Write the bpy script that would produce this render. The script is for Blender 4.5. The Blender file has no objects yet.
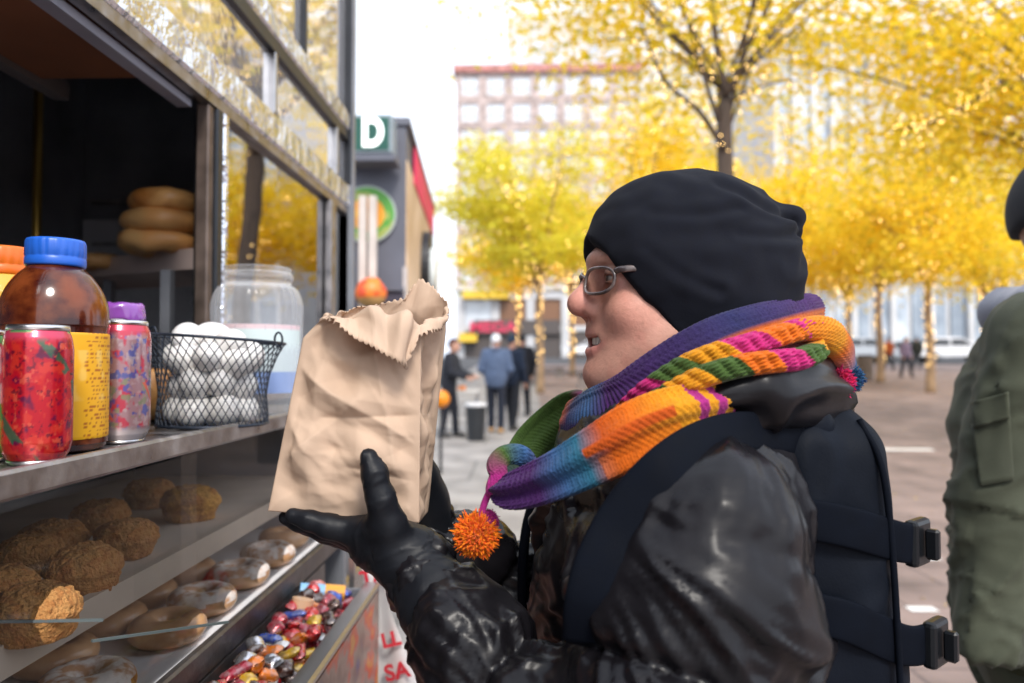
import bpy, bmesh, math, random
import numpy as np
from mathutils import Vector, Matrix
from mathutils.bvhtree import BVHTree
R = math.radians
random.seed(7)
rng = np.random.default_rng(7)
C = bpy.context.scene.collection
SC = bpy.context.scene

# ---------------------------------------------------------------- camera
FPX = 740.0
CAM_Z = 1.45
YAW = math.atan(18 / FPX)
PITCH = math.atan(21.5 / FPX)
cam_d = bpy.data.cameras.new('camera')
cam = bpy.data.objects.new('camera', cam_d); C.objects.link(cam)
cam_d.sensor_width = 36.0
cam_d.lens = FPX * 36.0 / 1024.0
cam_d.clip_start = 0.05; cam_d.clip_end = 3000
cam.location = (0, 0, CAM_Z)
cam.rotation_euler = (R(90) + PITCH, 0, YAW)
cam_d.dof.use_dof = True
cam_d.dof.focus_distance = 0.73
cam_d.dof.aperture_fstop = 4.0
SC.camera = cam
CAMM = Matrix.Translation(cam.location) @ cam.rotation_euler.to_matrix().to_4x4()
def W(px, py, d):
    """the point seen at a pixel of the photograph, d metres ahead of the lens"""
    return CAMM @ Vector(((px - 512) * d / FPX, (341.5 - py) * d / FPX, -d))
def WN(px, py, d): return np.array(W(px, py, d))

# ---------------------------------------------------------------- sky, sun, exposure
SUN_EL, SUN_AZ = R(46), R(160)      # compass bearing: behind the camera, a little to the right
world = bpy.data.worlds.new('World'); SC.world = world; world.use_nodes = True
wn = world.node_tree.nodes; wl = world.node_tree.links
bg = wn['Background']
sky = wn.new('ShaderNodeTexSky'); sky.sky_type = 'NISHITA'; sky.sun_disc = False
sky.sun_elevation = SUN_EL; sky.sun_rotation = SUN_AZ
sky.air_density = 1.0; sky.dust_density = 6.0; sky.ozone_density = 0.6
# a bright overcast: a broken white cloud layer over the Nishita sky
wtc = wn.new('ShaderNodeTexCoord'); wnz = wn.new('ShaderNodeTexNoise'); wnz.inputs['Scale'].default_value = 2.2; wnz.inputs['Detail'].default_value = 6
wmp = wn.new('ShaderNodeMapping'); wmp.inputs['Scale'].default_value = (1, 1, 2.5)
wl.new(wtc.outputs['Generated'], wmp.inputs[0]); wl.new(wmp.outputs[0], wnz.inputs['Vector'])
wcr = wn.new('ShaderNodeValToRGB'); wcr.color_ramp.elements[0].position = .3; wcr.color_ramp.elements[0].color = (5.3, 5.95, 7.2, 1)
wcr.color_ramp.elements[1].position = .7; wcr.color_ramp.elements[1].color = (7.9, 8.35, 9.1, 1)
wl.new(wnz.outputs[0], wcr.inputs[0])
wmx = wn.new('ShaderNodeMix'); wmx.data_type = 'RGBA'; wmx.inputs[0].default_value = .88
wl.new(sky.outputs[0], wmx.inputs[6]); wl.new(wcr.outputs[0], wmx.inputs[7])
wl.new(wmx.outputs[2], bg.inputs[0]); bg.inputs[1].default_value = 0.13
sun_d = bpy.data.lights.new('sun', 'SUN'); sun = bpy.data.objects.new('sun', sun_d); C.objects.link(sun)
sun_d.energy = 1.5; sun_d.angle = R(14); sun_d.color = (1, .95, .88)
to_sun = Vector((math.sin(SUN_AZ) * math.cos(SUN_EL), math.cos(SUN_AZ) * math.cos(SUN_EL), math.sin(SUN_EL)))
sun.rotation_euler = to_sun.to_track_quat('Z', 'Y').to_euler()
SC.view_settings.view_transform = 'Standard'; SC.view_settings.look = 'None'
SC.view_settings.exposure = 0.9; SC.view_settings.gamma = 1
SC.view_settings.use_curve_mapping = False
SC.render.engine = 'CYCLES'
SC.cycles.use_denoising = True
SC.cycles.max_bounces = 8; SC.cycles.transparent_max_bounces = 16
SC.cycles.caustics_reflective = False; SC.cycles.caustics_refractive = False
SC.cycles.sample_clamp_indirect = 6

# ---------------------------------------------------------------- helpers: noise, meshes, objects
def vnoise(P, seed=0):
    P = np.asarray(P, np.float64); i = np.floor(P).astype(np.int64); f = P - i; f = f * f * (3 - 2 * f)
    def h(a, b, c):
        n = (a * 374761393 + b * 668265263 + c * 1440662683 + seed * 974711) & 0xffffffff
        n = ((n ^ (n >> 13)) * 1274126177) & 0xffffffff
        n = ((n ^ (n >> 16)) * 2246822519) & 0xffffffff
        return ((n ^ (n >> 15)) & 0xffffff) / float(0xffffff)
    x, y, z = i[..., 0], i[..., 1], i[..., 2]; fx, fy, fz = f[..., 0], f[..., 1], f[..., 2]
    l = lambda a, b, t: a + (b - a) * t
    return l(l(l(h(x, y, z), h(x+1, y, z), fx), l(h(x, y+1, z), h(x+1, y+1, z), fx), fy),
             l(l(h(x, y, z+1), h(x+1, y, z+1), fx), l(h(x, y+1, z+1), h(x+1, y+1, z+1), fx), fy), fz)
def fbm(P, seed=0, n=3):
    s = 0; a = .5
    for k in range(n):
        s = s + a * (vnoise(np.asarray(P) * 2**k, seed + k) - .5); a *= .5
    return s
def ridge(P, seed=0): return 1 - np.abs(2 * vnoise(P, seed) - 1)
def sstep(a, b, x):
    t = np.clip((np.asarray(x, float) - a) / (b - a), 0, 1); return t * t * (3 - 2 * t)

def mesh_np(name, V, F, cols=None, smooth=True):
    V = np.asarray(V, np.float32).reshape(-1, 3)
    me = bpy.data.meshes.new(name)
    if isinstance(F, np.ndarray):
        n, k = F.shape
        me.vertices.add(len(V)); me.vertices.foreach_set('co', V.ravel())
        me.loops.add(n * k); me.loops.foreach_set('vertex_index', F.astype(np.int32).ravel())
        me.polygons.add(n); me.polygons.foreach_set('loop_start', np.arange(0, n * k, k, dtype=np.int32))
        me.polygons.foreach_set('loop_total', np.full(n, k, np.int32))
        me.update(calc_edges=True); me.validate()
    else:
        me.from_pydata([tuple(map(float, v)) for v in V], [], [tuple(map(int, f)) for f in F]); me.update()
    if smooth: me.polygons.foreach_set('use_smooth', [True] * len(me.polygons))
    if cols is not None:
        a = me.color_attributes.new('Col', 'FLOAT_COLOR', 'POINT')
        c = np.ones((len(V), 4), np.float32); c[:, :3] = cols
        a.data.foreach_set('color', c.ravel())
    return me
def pinv(p): return p.matrix_basis.inverted() if p.parent is None else Matrix.Identity(4)
def link(name, me, mat=None, parent=None, label=None):
    o = bpy.data.objects.new(name, me); C.objects.link(o)
    if mat is not None and me is not None:
        for m in (mat if isinstance(mat, (list, tuple)) else [mat]): me.materials.append(m)
    if parent is not None:
        o.parent = parent
        # world position is kept: undo the thing's own placement
        o.matrix_parent_inverse = pinv(parent)
    if label: o['label'] = label
    return o
def tag(o, label, cat, group=None, kind=None):
    if label: o['label'] = label
    if cat: o['category'] = cat
    if group: o['group'] = group
    if kind: o['kind'] = kind
    return o
def thing(name, loc, label, cat, group=None, rz=0):
    o = bpy.data.objects.new(name, None); C.objects.link(o); o.empty_display_size = .1
    o.location = loc; o.rotation_euler = (0, 0, rz)
    return tag(o, label, cat, group)
def single(name, V, F, mat, label, cat, group=None, kind=None, cols=None, smooth=True, base=None):
    """a top-level thing that is one mesh, its origin at its base"""
    V = np.asarray(V, float).reshape(-1, 3)
    if base is None:
        lo, hi = V.min(0), V.max(0); base = np.array([(lo[0] + hi[0]) / 2, (lo[1] + hi[1]) / 2, lo[2]])
    o = link(name, mesh_np(name, V - base, F, cols, smooth), mat); o.location = base
    return tag(o, label, cat, group, kind)
def structure(name, V, F, mat, smooth=False, label=None, cat=None):
    o = link(name, mesh_np(name, V, F, None, smooth), mat); o['kind'] = 'structure'
    if label: o['label'] = label
    if cat: o['category'] = cat
    return o
def copy_tree(o, parent=None):
    c = o.copy(); C.objects.link(c)
    if parent is not None: c.parent = parent
    for ch in list(o.children): copy_tree(ch, c)
    return c

class MB:
    """collects shapes into one mesh"""
    def __init__(s): s.v = []; s.f = []; s.n = 0; s.c = []
    def add(s, V, F, col=None):
        V = np.asarray(V, float).reshape(-1, 3)
        s.v.append(V); s.f += [tuple(int(i) + s.n for i in f) for f in F]; s.n += len(V)
        s.c.append(np.broadcast_to(np.asarray(col if col is not None else (1, 1, 1), float), (len(V), 3)))
        return s
    def box(s, lo, hi, bev=0.0, rot=None, seg=1, col=None):
        lo = np.array(lo, float); hi = np.array(hi, float); c = (lo + hi) / 2; h = np.abs(hi - lo) / 2
        if bev <= 0:
            V = np.array([[x, y, z] for x in (-1, 1) for y in (-1, 1) for z in (-1, 1)]) * h
            F = [(0, 1, 3, 2), (4, 6, 7, 5), (0, 4, 5, 1), (2, 3, 7, 6), (0, 2, 6, 4), (1, 5, 7, 3)]
        else:
            bm = bmesh.new(); bmesh.ops.create_cube(bm, size=1)
            for v in bm.verts: v.co = Vector((v.co.x * 2 * h[0], v.co.y * 2 * h[1], v.co.z * 2 * h[2]))
            bmesh.ops.bevel(bm, geom=bm.edges[:], offset=min(bev, h.min() * .95), segments=seg, affect='EDGES', profile=.5)
            bm.verts.index_update(); V = np.array([v.co[:] for v in bm.verts]); F = [[v.index for v in f.verts] for f in bm.faces]; bm.free()
        if rot is not None: V = V @ np.array(rot).T
        return s.add(V + c, F, col)
    def bar(s, a, b, w, h, bev=0.0, up=(0, 0, 1), col=None):
        """a box running from a to b"""
        a = np.array(a, float); b = np.array(b, float); d = b - a; L = np.linalg.norm(d); d /= L
        x = np.cross(d, up); x /= np.linalg.norm(x); z = np.cross(x, d)
        rot = np.stack([x, d, z], 1)
        m = MB().box((-w / 2, -L / 2, -h / 2), (w / 2, L / 2, h / 2), bev)
        return s.add(np.vstack(m.v) @ rot.T + (a + b) / 2, m.f, col)
    def tube(s, pts, rad, n=8, cap=True, col=None):
        V, F = sweep(pts, rad, rad, n, cap); return s.add(V, F, col)
    def lathe(s, prof, c=(0, 0, 0), n=32, col=None):
        V, F = lathe(prof, n); return s.add(V + np.array(c), F, col)
    def arr(s): return np.vstack(s.v), s.f, np.vstack(s.c)
    def build(s, name, mat, parent=None, label=None, smooth=False, cols=False):
        V, F, c = s.arr()
        return link(name, mesh_np(name, V, F, c if cols else None, smooth), mat, parent, label)
def frames(P):
    P = np.asarray(P, float); T = np.gradient(P, axis=0); T /= np.linalg.norm(T, axis=1)[:, None] + 1e-12
    N = np.zeros_like(P); u = np.array([0, 0, 1.]) if abs(T[0, 2]) < .9 else np.array([1., 0, 0])
    for i in range(len(P)):
        u = u - T[i] * u.dot(T[i]); u /= np.linalg.norm(u) + 1e-12; N[i] = u
    return T, N, np.cross(T, N)
def sweep(pts, ra, rb, n=8, cap=True):
    P = np.asarray(pts, float); m = len(P)
    ra = np.broadcast_to(np.asarray(ra, float), (m,)); rb = np.broadcast_to(np.asarray(rb, float), (m,))
    T, N, B = frames(P); th = np.arange(n) * 2 * np.pi / n
    V = (P[:, None] + N[:, None] * (ra[:, None] * np.cos(th))[..., None] + B[:, None] * (rb[:, None] * np.sin(th))[..., None]).reshape(-1, 3)
    F = [(i * n + j, i * n + (j + 1) % n, (i + 1) * n + (j + 1) % n, (i + 1) * n + j) for i in range(m - 1) for j in range(n)]
    if cap: F += [tuple(range(n - 1, -1, -1)), tuple(range((m - 1) * n, m * n))]
    return V, F
def lathe(prof, n=32):
    pr = np.asarray(prof, float); m = len(pr); th = np.arange(n) * 2 * np.pi / n
    V = np.stack([pr[:, 0][:, None] * np.cos(th), pr[:, 0][:, None] * np.sin(th), np.repeat(pr[:, 1][:, None], n, 1)], -1).reshape(-1, 3)
    F = [(i * n + j, i * n + (j + 1) % n, (i + 1) * n + (j + 1) % n, (i + 1) * n + j) for i in range(m - 1) for j in range(n)]
    if pr[0, 0] > 1e-5: F.append(tuple(range(n - 1, -1, -1)))
    if pr[-1, 0] > 1e-5: F.append(tuple(range((m - 1) * n, m * n)))
    return V, F
def spline(pts, n):
    """Catmull-Rom through points (any dimension), n samples"""
    P = np.asarray(pts, float); P = np.vstack([2 * P[0] - P[1], P, 2 * P[-1] - P[-2]])
    t = np.linspace(0, len(P) - 3 - 1e-6, n); i = t.astype(int); f = (t - i)[:, None]
    a, b, c, d = P[i], P[i + 1], P[i + 2], P[i + 3]
    return .5 * (2 * b + (c - a) * f + (2 * a - 5 * b + 4 * c - d) * f**2 + (3 * b - a - 3 * c + d) * f**3)

# ---------------------------------------------------------------- signed distance modelling (smooth bodies)
class Grid:
    def __init__(s, lo, hi, h):
        s.lo = np.array(lo, float); s.h = h
        n = np.ceil((np.array(hi) - s.lo) / h).astype(int) + 1
        s.X, s.Y, s.Z = [(s.lo[k] + h * np.arange(n[k], dtype=np.float32)).reshape([-1 if j == k else 1 for j in range(3)]).astype(np.float32) for k in range(3)]
        s.shape = tuple(n)
    def ell(s, c, r, rot=None):
        x, y, z = s.X - np.float32(c[0]), s.Y - np.float32(c[1]), s.Z - np.float32(c[2])
        if rot is not None:
            q = [x * np.float32(rot[k][0]) + y * np.float32(rot[k][1]) + z * np.float32(rot[k][2]) for k in range(3)]; x, y, z = q
        r = [np.float32(k) for k in r]
        k0 = np.sqrt((x / r[0])**2 + (y / r[1])**2 + (z / r[2])**2)
        k1 = np.sqrt((x / r[0]**2)**2 + (y / r[1]**2)**2 + (z / r[2]**2)**2) + 1e-9
        return (k0 * (k0 - 1) / k1).astype(np.float32)
    def cap(s, a, b, ra, rb=None, flat=None):
        rb = ra if rb is None else rb
        a = np.array(a, float); b = np.array(b, float); d = b - a; L2 = float(d.dot(d)) + 1e-12
        x, y, z = s.X - np.float32(a[0]), s.Y - np.float32(a[1]), s.Z - np.float32(a[2])
        t = np.clip((x * d[0] + y * d[1] + z * d[2]) / L2, 0, 1)
        return (np.sqrt((x - t * d[0])**2 + (y - t * d[1])**2 + (z - t * d[2])**2) - (ra + (rb - ra) * t)).astype(np.float32)
    def box(s, c, b, r, rot=None):
        x, y, z = s.X - np.float32(c[0]), s.Y - np.float32(c[1]), s.Z - np.float32(c[2])
        if rot is not None:
            q = [x * np.float32(rot[k][0]) + y * np.float32(rot[k][1]) + z * np.float32(rot[k][2]) for k in range(3)]; x, y, z = q
        qx, qy, qz = np.abs(x) - (b[0] - r), np.abs(y) - (b[1] - r), np.abs(z) - (b[2] - r)
        return (np.sqrt(np.maximum(qx, 0)**2 + np.maximum(qy, 0)**2 + np.maximum(qz, 0)**2) + np.minimum(np.maximum(qx, np.maximum(qy, qz)), 0) - r).astype(np.float32)
    def half(s, p, n):
        n = np.array(n, float) / np.linalg.norm(n)
        return ((s.X - p[0]) * n[0] + (s.Y - p[1]) * n[1] + (s.Z - p[2]) * n[2]).astype(np.float32)
    def mesh(s, F): return nets(np.broadcast_to(F, s.shape), s.lo, s.h)
def smin(a, b, k):
    h = np.clip(.5 + .5 * (b - a) / k, 0, 1); return b + (a - b) * h - k * h * (1 - h)
def smax(a, b, k): return -smin(-a, -b, k)
def union(k, *fs):
    r = fs[0]
    for f in fs[1:]: r = smin(r, f, k)
    return r
def nets(F, lo, h):
    F = np.ascontiguousarray(F, np.float32); S = F < 0
    off = [(i, j, k) for i in (0, 1) for j in (0, 1) for k in (0, 1)]
    sl = lambda A, o: A[o[0]:A.shape[0] - 1 + o[0], o[1]:A.shape[1] - 1 + o[1], o[2]:A.shape[2] - 1 + o[2]]
    cnt = np.zeros([n - 1 for n in F.shape], np.int8)
    for o in off: cnt += sl(S, o)
    act = (cnt > 0) & (cnt < 8)
    ijk = np.argwhere(act); idx = np.full(act.shape, -1, np.int32); idx[act] = np.arange(len(ijk))
    I, J, K = ijk.T; pos = np.zeros((len(ijk), 3)); num = np.zeros(len(ijk))
    for o in off:
        for ax in range(3):
            if o[ax] == 0:
                p = list(o); p[ax] = 1
                f0 = F[I + o[0], J + o[1], K + o[2]]; f1 = F[I + p[0], J + p[1], K + p[2]]
                m = (f0 < 0) != (f1 < 0); t = np.where(m, f0 / np.where(m, f0 - f1, 1), 0)
                q = np.tile(np.array(o, float), (len(ijk), 1)); q[:, ax] += t
                pos += q * m[:, None]; num += m
    V = np.array(lo) + h * (ijk + pos / num[:, None])
    Q = []
    for ax in range(3):
        a, b = [k for k in range(3) if k != ax]
        s0 = [slice(None)] * 3; s1 = [slice(None)] * 3
        s0[ax] = slice(0, -1); s1[ax] = slice(1, None)
        for t in (a, b): s0[t] = slice(1, -1); s1[t] = slice(1, -1)
        A, B = S[tuple(s0)], S[tuple(s1)]
        E = np.argwhere(A != B)
        if not len(E): continue
        flip = A[tuple(E.T)]
        E[:, a] += 1; E[:, b] += 1
        def cell(da, db):
            e = E.copy(); e[:, a] += da; e[:, b] += db; return idx[e[:, 0], e[:, 1], e[:, 2]]
        q = np.stack([cell(-1, -1), cell(0, -1), cell(0, 0), cell(-1, 0)], 1)
        if ax == 1: flip = ~flip
        q[~flip] = q[~flip][:, ::-1]; Q.append(q)
    Q = np.vstack(Q); Q = Q[(Q >= 0).all(1)]
    return V, Q
def vnormals(V, F):
    n = np.cross(V[F[:, 2]] - V[F[:, 0]], V[F[:, 3]] - V[F[:, 1]]); N = np.zeros_like(V)
    for k in range(4): np.add.at(N, F[:, k], n)
    return N / (np.linalg.norm(N, axis=1)[:, None] + 1e-12)
def relax(V, F, it=2, w=.5):
    for _ in range(it):
        S = np.zeros_like(V); c = np.zeros(len(V))
        for k in range(4):
            for j in (1, 3):
                np.add.at(S, F[:, k], V[F[:, (k + j) % 4]]); np.add.at(c, F[:, k], 1)
        V = V * (1 - w) + w * S / c[:, None]
    return V

# ---------------------------------------------------------------- materials
MATS = {}
def mat(name, col=(.5, .5, .5), rough=.5, metal=0., spec=.5, var=.12, vscale=8., bump=0., bscale=60., bdist=.002, coat=0., sheen=0., sss=0.,
        trans=0., attr=False, emit=None, estr=0., col2=None, stretch=None, rvar=.1, translucent=0.):
    if name in MATS: return MATS[name]
    m = bpy.data.materials.new(name); m.use_nodes = True; nt = m.node_tree; N = nt.nodes; L = nt.links
    p = N['Principled BSDF']
    tc = N.new('ShaderNodeTexCoord'); mp = N.new('ShaderNodeMapping'); L.new(tc.outputs['Object'], mp.inputs[0])
    if stretch: mp.inputs['Scale'].default_value = stretch
    nz = N.new('ShaderNodeTexNoise'); nz.inputs['Scale'].default_value = vscale; nz.inputs['Detail'].default_value = 5; L.new(mp.outputs[0], nz.inputs['Vector'])
    if attr:
        at = N.new('ShaderNodeAttribute'); at.attribute_name = 'Col'; base = at.outputs['Color']
    else:
        rgb = N.new('ShaderNodeRGB'); rgb.outputs[0].default_value = (*col, 1); base = rgb.outputs[0]
    if col2 is not None:
        mx = N.new('ShaderNodeMix'); mx.data_type = 'RGBA'; cr = N.new('ShaderNodeValToRGB')
        cr.color_ramp.elements[0].position = .42; cr.color_ramp.elements[1].position = .6
        L.new(nz.outputs[0], cr.inputs[0]); L.new(cr.outputs[0], mx.inputs[0]); L.new(base, mx.inputs[6]); mx.inputs[7].default_value = (*col2, 1); base = mx.outputs[2]
    hv = N.new('ShaderNodeHueSaturation'); mr = N.new('ShaderNodeMapRange')
    mr.inputs[1].default_value = .3; mr.inputs[2].default_value = .7; mr.inputs[3].default_value = 1 - var; mr.inputs[4].default_value = 1 + var
    L.new(nz.outputs[0], mr.inputs[0]); L.new(mr.outputs[0], hv.inputs['Value']); L.new(base, hv.inputs['Color']); L.new(hv.outputs[0], p.inputs['Base Color'])
    rr = N.new('ShaderNodeMapRange'); rr.inputs[1].default_value = .3; rr.inputs[2].default_value = .7
    rr.inputs[3].default_value = max(0, rough - rvar * rough); rr.inputs[4].default_value = min(1, rough + rvar * rough)
    L.new(nz.outputs[0], rr.inputs[0]); L.new(rr.outputs[0], p.inputs['Roughness'])
    p.inputs['Metallic'].default_value = metal; p.inputs['Specular IOR Level'].default_value = spec
    p.inputs['Coat Weight'].default_value = coat; p.inputs['Sheen Weight'].default_value = sheen
    if sss: p.inputs['Subsurface Weight'].default_value = sss; p.inputs['Subsurface Radius'].default_value = (.012, .005, .003); p.inputs['Subsurface Scale'].default_value = .5
    if trans: p.inputs['Transmission Weight'].default_value = trans
    if emit: p.inputs['Emission Color'].default_value = (*emit, 1); p.inputs['Emission Strength'].default_value = estr
    if bump:
        b = N.new('ShaderNodeBump'); b.inputs['Strength'].default_value = bump; b.inputs['Distance'].default_value = bdist
        n2 = N.new('ShaderNodeTexNoise'); n2.inputs['Scale'].default_value = bscale; n2.inputs['Detail'].default_value = 4; L.new(mp.outputs[0], n2.inputs['Vector'])
        L.new(n2.outputs[0], b.inputs['Height']); L.new(b.outputs[0], p.inputs['Normal'])
    if translucent:
        out = N['Material Output']; t = N.new('ShaderNodeBsdfTranslucent'); L.new(hv.outputs[0], t.inputs[0])
        ms = N.new('ShaderNodeMixShader'); ms.inputs[0].default_value = translucent; L.new(p.outputs[0], ms.inputs[1]); L.new(t.outputs[0], ms.inputs[2]); L.new(ms.outputs[0], out.inputs[0])
    MATS[name] = m; return m
def glass(name, tint=(.95, .97, .97), ior=1.9, rough=.02, tr=1.0, wave=0.):
    """a thin pane: Fresnel mirror over clear see-through"""
    if name in MATS: return MATS[name]
    m = bpy.data.materials.new(name); m.use_nodes = True; N = m.node_tree.nodes; L = m.node_tree.links
    N.remove(N['Principled BSDF']); out = N['Material Output']
    g = N.new('ShaderNodeBsdfGlossy'); g.inputs['Roughness'].default_value = rough
    t = N.new('ShaderNodeBsdfTransparent'); t.inputs[0].default_value = (*tint, 1)
    fr = N.new('ShaderNodeFresnel'); fr.inputs[0].default_value = ior
    ms = N.new('ShaderNodeMixShader'); L.new(fr.outputs[0], ms.inputs[0]); L.new(t.outputs[0], ms.inputs[1]); L.new(g.outputs[0], ms.inputs[2]); L.new(ms.outputs[0], out.inputs[0])
    if wave:
        b = N.new('ShaderNodeBump'); n = N.new('ShaderNodeTexNoise'); n.inputs['Scale'].default_value = 3; b.inputs['Strength'].default_value = wave; b.inputs['Distance'].default_value = .02
        tc = N.new('ShaderNodeTexCoord'); L.new(tc.outputs['Object'], n.inputs['Vector']); L.new(n.outputs[0], b.inputs['Height']); L.new(b.outputs[0], g.inputs['Normal'])
    MATS[name] = m; return m
def text_mesh(body, size, extrude=.001, align='CENTER', bold=0.0):
    cu = bpy.data.curves.new('lettering', 'FONT'); cu.body = body; cu.size = size; cu.extrude = extrude; cu.align_x = align; cu.align_y = 'CENTER'; cu.offset = bold
    o = bpy.data.objects.new('lettering', cu); C.objects.link(o)
    dg = bpy.context.evaluated_depsgraph_get(); me = bpy.data.meshes.new_from_object(o.evaluated_get(dg))
    bpy.data.objects.remove(o); bpy.data.curves.remove(cu)
    V = np.array([v.co[:] for v in me.vertices]); F = [tuple(p.vertices) for p in me.polygons]; bpy.data.meshes.remove(me)
    return V, F
def place(V, origin, xd, yd):
    xd = np.array(xd, float); xd /= np.linalg.norm(xd); yd = np.array(yd, float); yd -= xd * yd.dot(xd); yd /= np.linalg.norm(yd)
    return V[:, :1] * xd + V[:, 1:2] * yd + V[:, 2:] * np.cross(xd, yd) + np.array(origin)

# ================================================================ THE GROUND (rises gently away from the camera)
def gz(y):
    y = np.asarray(y, float); t = np.clip(y - 7.5, 0, 54); return .036 * (t - 1.2 * (1 - np.exp(-t / 1.2)))
def GP(px, d):
    p = W(px, 363, d); return np.array([p.x, p.y, float(gz(p.y))])
def sheet(x0, x1, y0, y1, dz, ny=40, nx=2):
    ys = np.linspace(y0, y1, ny); xs = np.linspace(x0, x1, nx)
    V = [(x, y, float(gz(y)) + dz) for y in ys for x in xs]
    F = [(j * nx + i, j * nx + i + 1, (j + 1) * nx + i + 1, (j + 1) * nx + i) for j in range(ny - 1) for i in range(nx - 1)]
    return V, F
def paving(name, c1, c2, mortar, bw, bh, scale=1.0, rough=.75, mort=.012):
    m = bpy.data.materials.new(name); m.use_nodes = True; N = m.node_tree.nodes; L = m.node_tree.links; p = N['Principled BSDF']
    tc = N.new('ShaderNodeTexCoord'); br = N.new('ShaderNodeTexBrick'); L.new(tc.outputs['Object'], br.inputs['Vector'])
    br.inputs['Color1'].default_value = (*c1, 1); br.inputs['Color2'].default_value = (*c2, 1); br.inputs['Mortar'].default_value = (*mortar, 1)
    br.inputs['Scale'].default_value = scale; br.inputs['Brick Width'].default_value = bw; br.inputs['Row Height'].default_value = bh; br.inputs['Mortar Size'].default_value = mort
    nz = N.new('ShaderNodeTexNoise'); nz.inputs['Scale'].default_value = 1.7; nz.inputs['Detail'].default_value = 8; L.new(tc.outputs['Object'], nz.inputs['Vector'])
    hv = N.new('ShaderNodeHueSaturation'); mr = N.new('ShaderNodeMapRange'); mr.inputs[1].default_value = .3; mr.inputs[2].default_value = .7; mr.inputs[3].default_value = .62; mr.inputs[4].default_value = 1.3
    L.new(nz.outputs[0], mr.inputs[0]); L.new(mr.outputs[0], hv.inputs['Value']); L.new(br.outputs[0], hv.inputs['Color']); L.new(hv.outputs[0], p.inputs['Base Color'])
    b = N.new('ShaderNodeBump'); b.inputs['Strength'].default_value = .4; b.inputs['Distance'].default_value = .01; L.new(br.outputs['Fac'], b.inputs['Height']); b.invert = True; L.new(b.outputs[0], p.inputs['Normal'])
    p.inputs['Roughness'].default_value = rough; return m
plaza_m = paving('plaza granite', (.205, .148, .128), (.24, .175, .152), (.13, .095, .085), .9, .45)
walk_m = paving('sidewalk slabs', (.27, .25, .235), (.30, .28, .262), (.17, .16, .15), 1.5, 1.5, mort=.02)
asph_m = mat('asphalt', (.055, .055, .058), .85, var=.25, vscale=3, bump=.3, bscale=120)
ys = np.concatenate([np.linspace(-60, 5, 12), np.linspace(7, 70, 64), np.linspace(90, 1500, 12)])
xs = np.linspace(-700, 700, 15)
Vg = [(x, y, float(gz(y)) - .012) for y in ys for x in xs]; nx = len(xs)
Fg = [(j * nx + i, j * nx + i + 1, (j + 1) * nx + i + 1, (j + 1) * nx + i) for j in range(len(ys) - 1) for i in range(nx - 1)]
structure('ground', Vg, Fg, asph_m)
structure('plaza', *sheet(.25, 60, -40, 46, .0), plaza_m)
structure('sidewalk', *sheet(-3.2, .25, -40, 62, -.004), walk_m)
structure('far_sidewalk', *sheet(-40, 60, 62, 72, -.002, 4), walk_m)
# in-ground light strips let into the plaza floor, shown by pale colour alone
strip_m = mat('pale ground light strip', (.78, .77, .74), .5)
def strip(x, y, w, l):
    V = [(x - l / 2, y - w / 2, float(gz(y - w / 2)) + .004), (x + l / 2, y - w / 2, float(gz(y - w / 2)) + .004), (x + l / 2, y + w / 2, float(gz(y + w / 2)) + .004), (x - l / 2, y + w / 2, float(gz(y + w / 2)) + .004)]
    return V
for (px, py, lab) in ((918, 607, 'pale in-ground light strip set into the plaza paving, nearest the backpack buckles'), (925, 557, 'pale in-ground light strip set into the plaza paving, one row behind the nearest strip'),
                      (905, 452, 'pale in-ground light strip in the plaza paving, far behind the green sleeve')):
    d = 1.45 * FPX / (py - 363); d = d if d < 8 else 11.5
    p = GP(px, d); tag(single('paving_strip', strip(p[0], p[1], .09 if d < 8 else .2, .16 if d < 8 else .8), [(0, 1, 2, 3)], strip_m, lab, 'paving strip', 'pale strips in the plaza paving', smooth=False), None, None)

# yellow leaves blown over the paving
leafg_m = mat('fallen yellow leaf', (.62, .42, .03), .7, var=.4, vscale=3)
r9 = np.random.default_rng(9); nl = 420; ly = r9.uniform(4, 40, nl); lx = r9.uniform(-.2, .75, nl) * ly; la = r9.uniform(0, 6.28, nl); ls = r9.uniform(.012, .03, nl)
LP = np.stack([lx, ly, gz(ly) + .006], 1); LD = np.stack([np.cos(la), np.sin(la), np.zeros(nl)], 1); LE = np.stack([-np.sin(la), np.cos(la), np.zeros(nl)], 1)
LV = np.stack([LP - LD * ls[:, None], LP - LE * ls[:, None] * .45 + [0, 0, .006], LP + LD * ls[:, None], LP + LE * ls[:, None] * .45], 1).reshape(-1, 3)
tag(single('fallen_leaves', LV, np.arange(nl * 4).reshape(-1, 4), leafg_m, 'small yellow leaves scattered over the plaza paving', 'leaves', kind='stuff', smooth=False), None, None)

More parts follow.
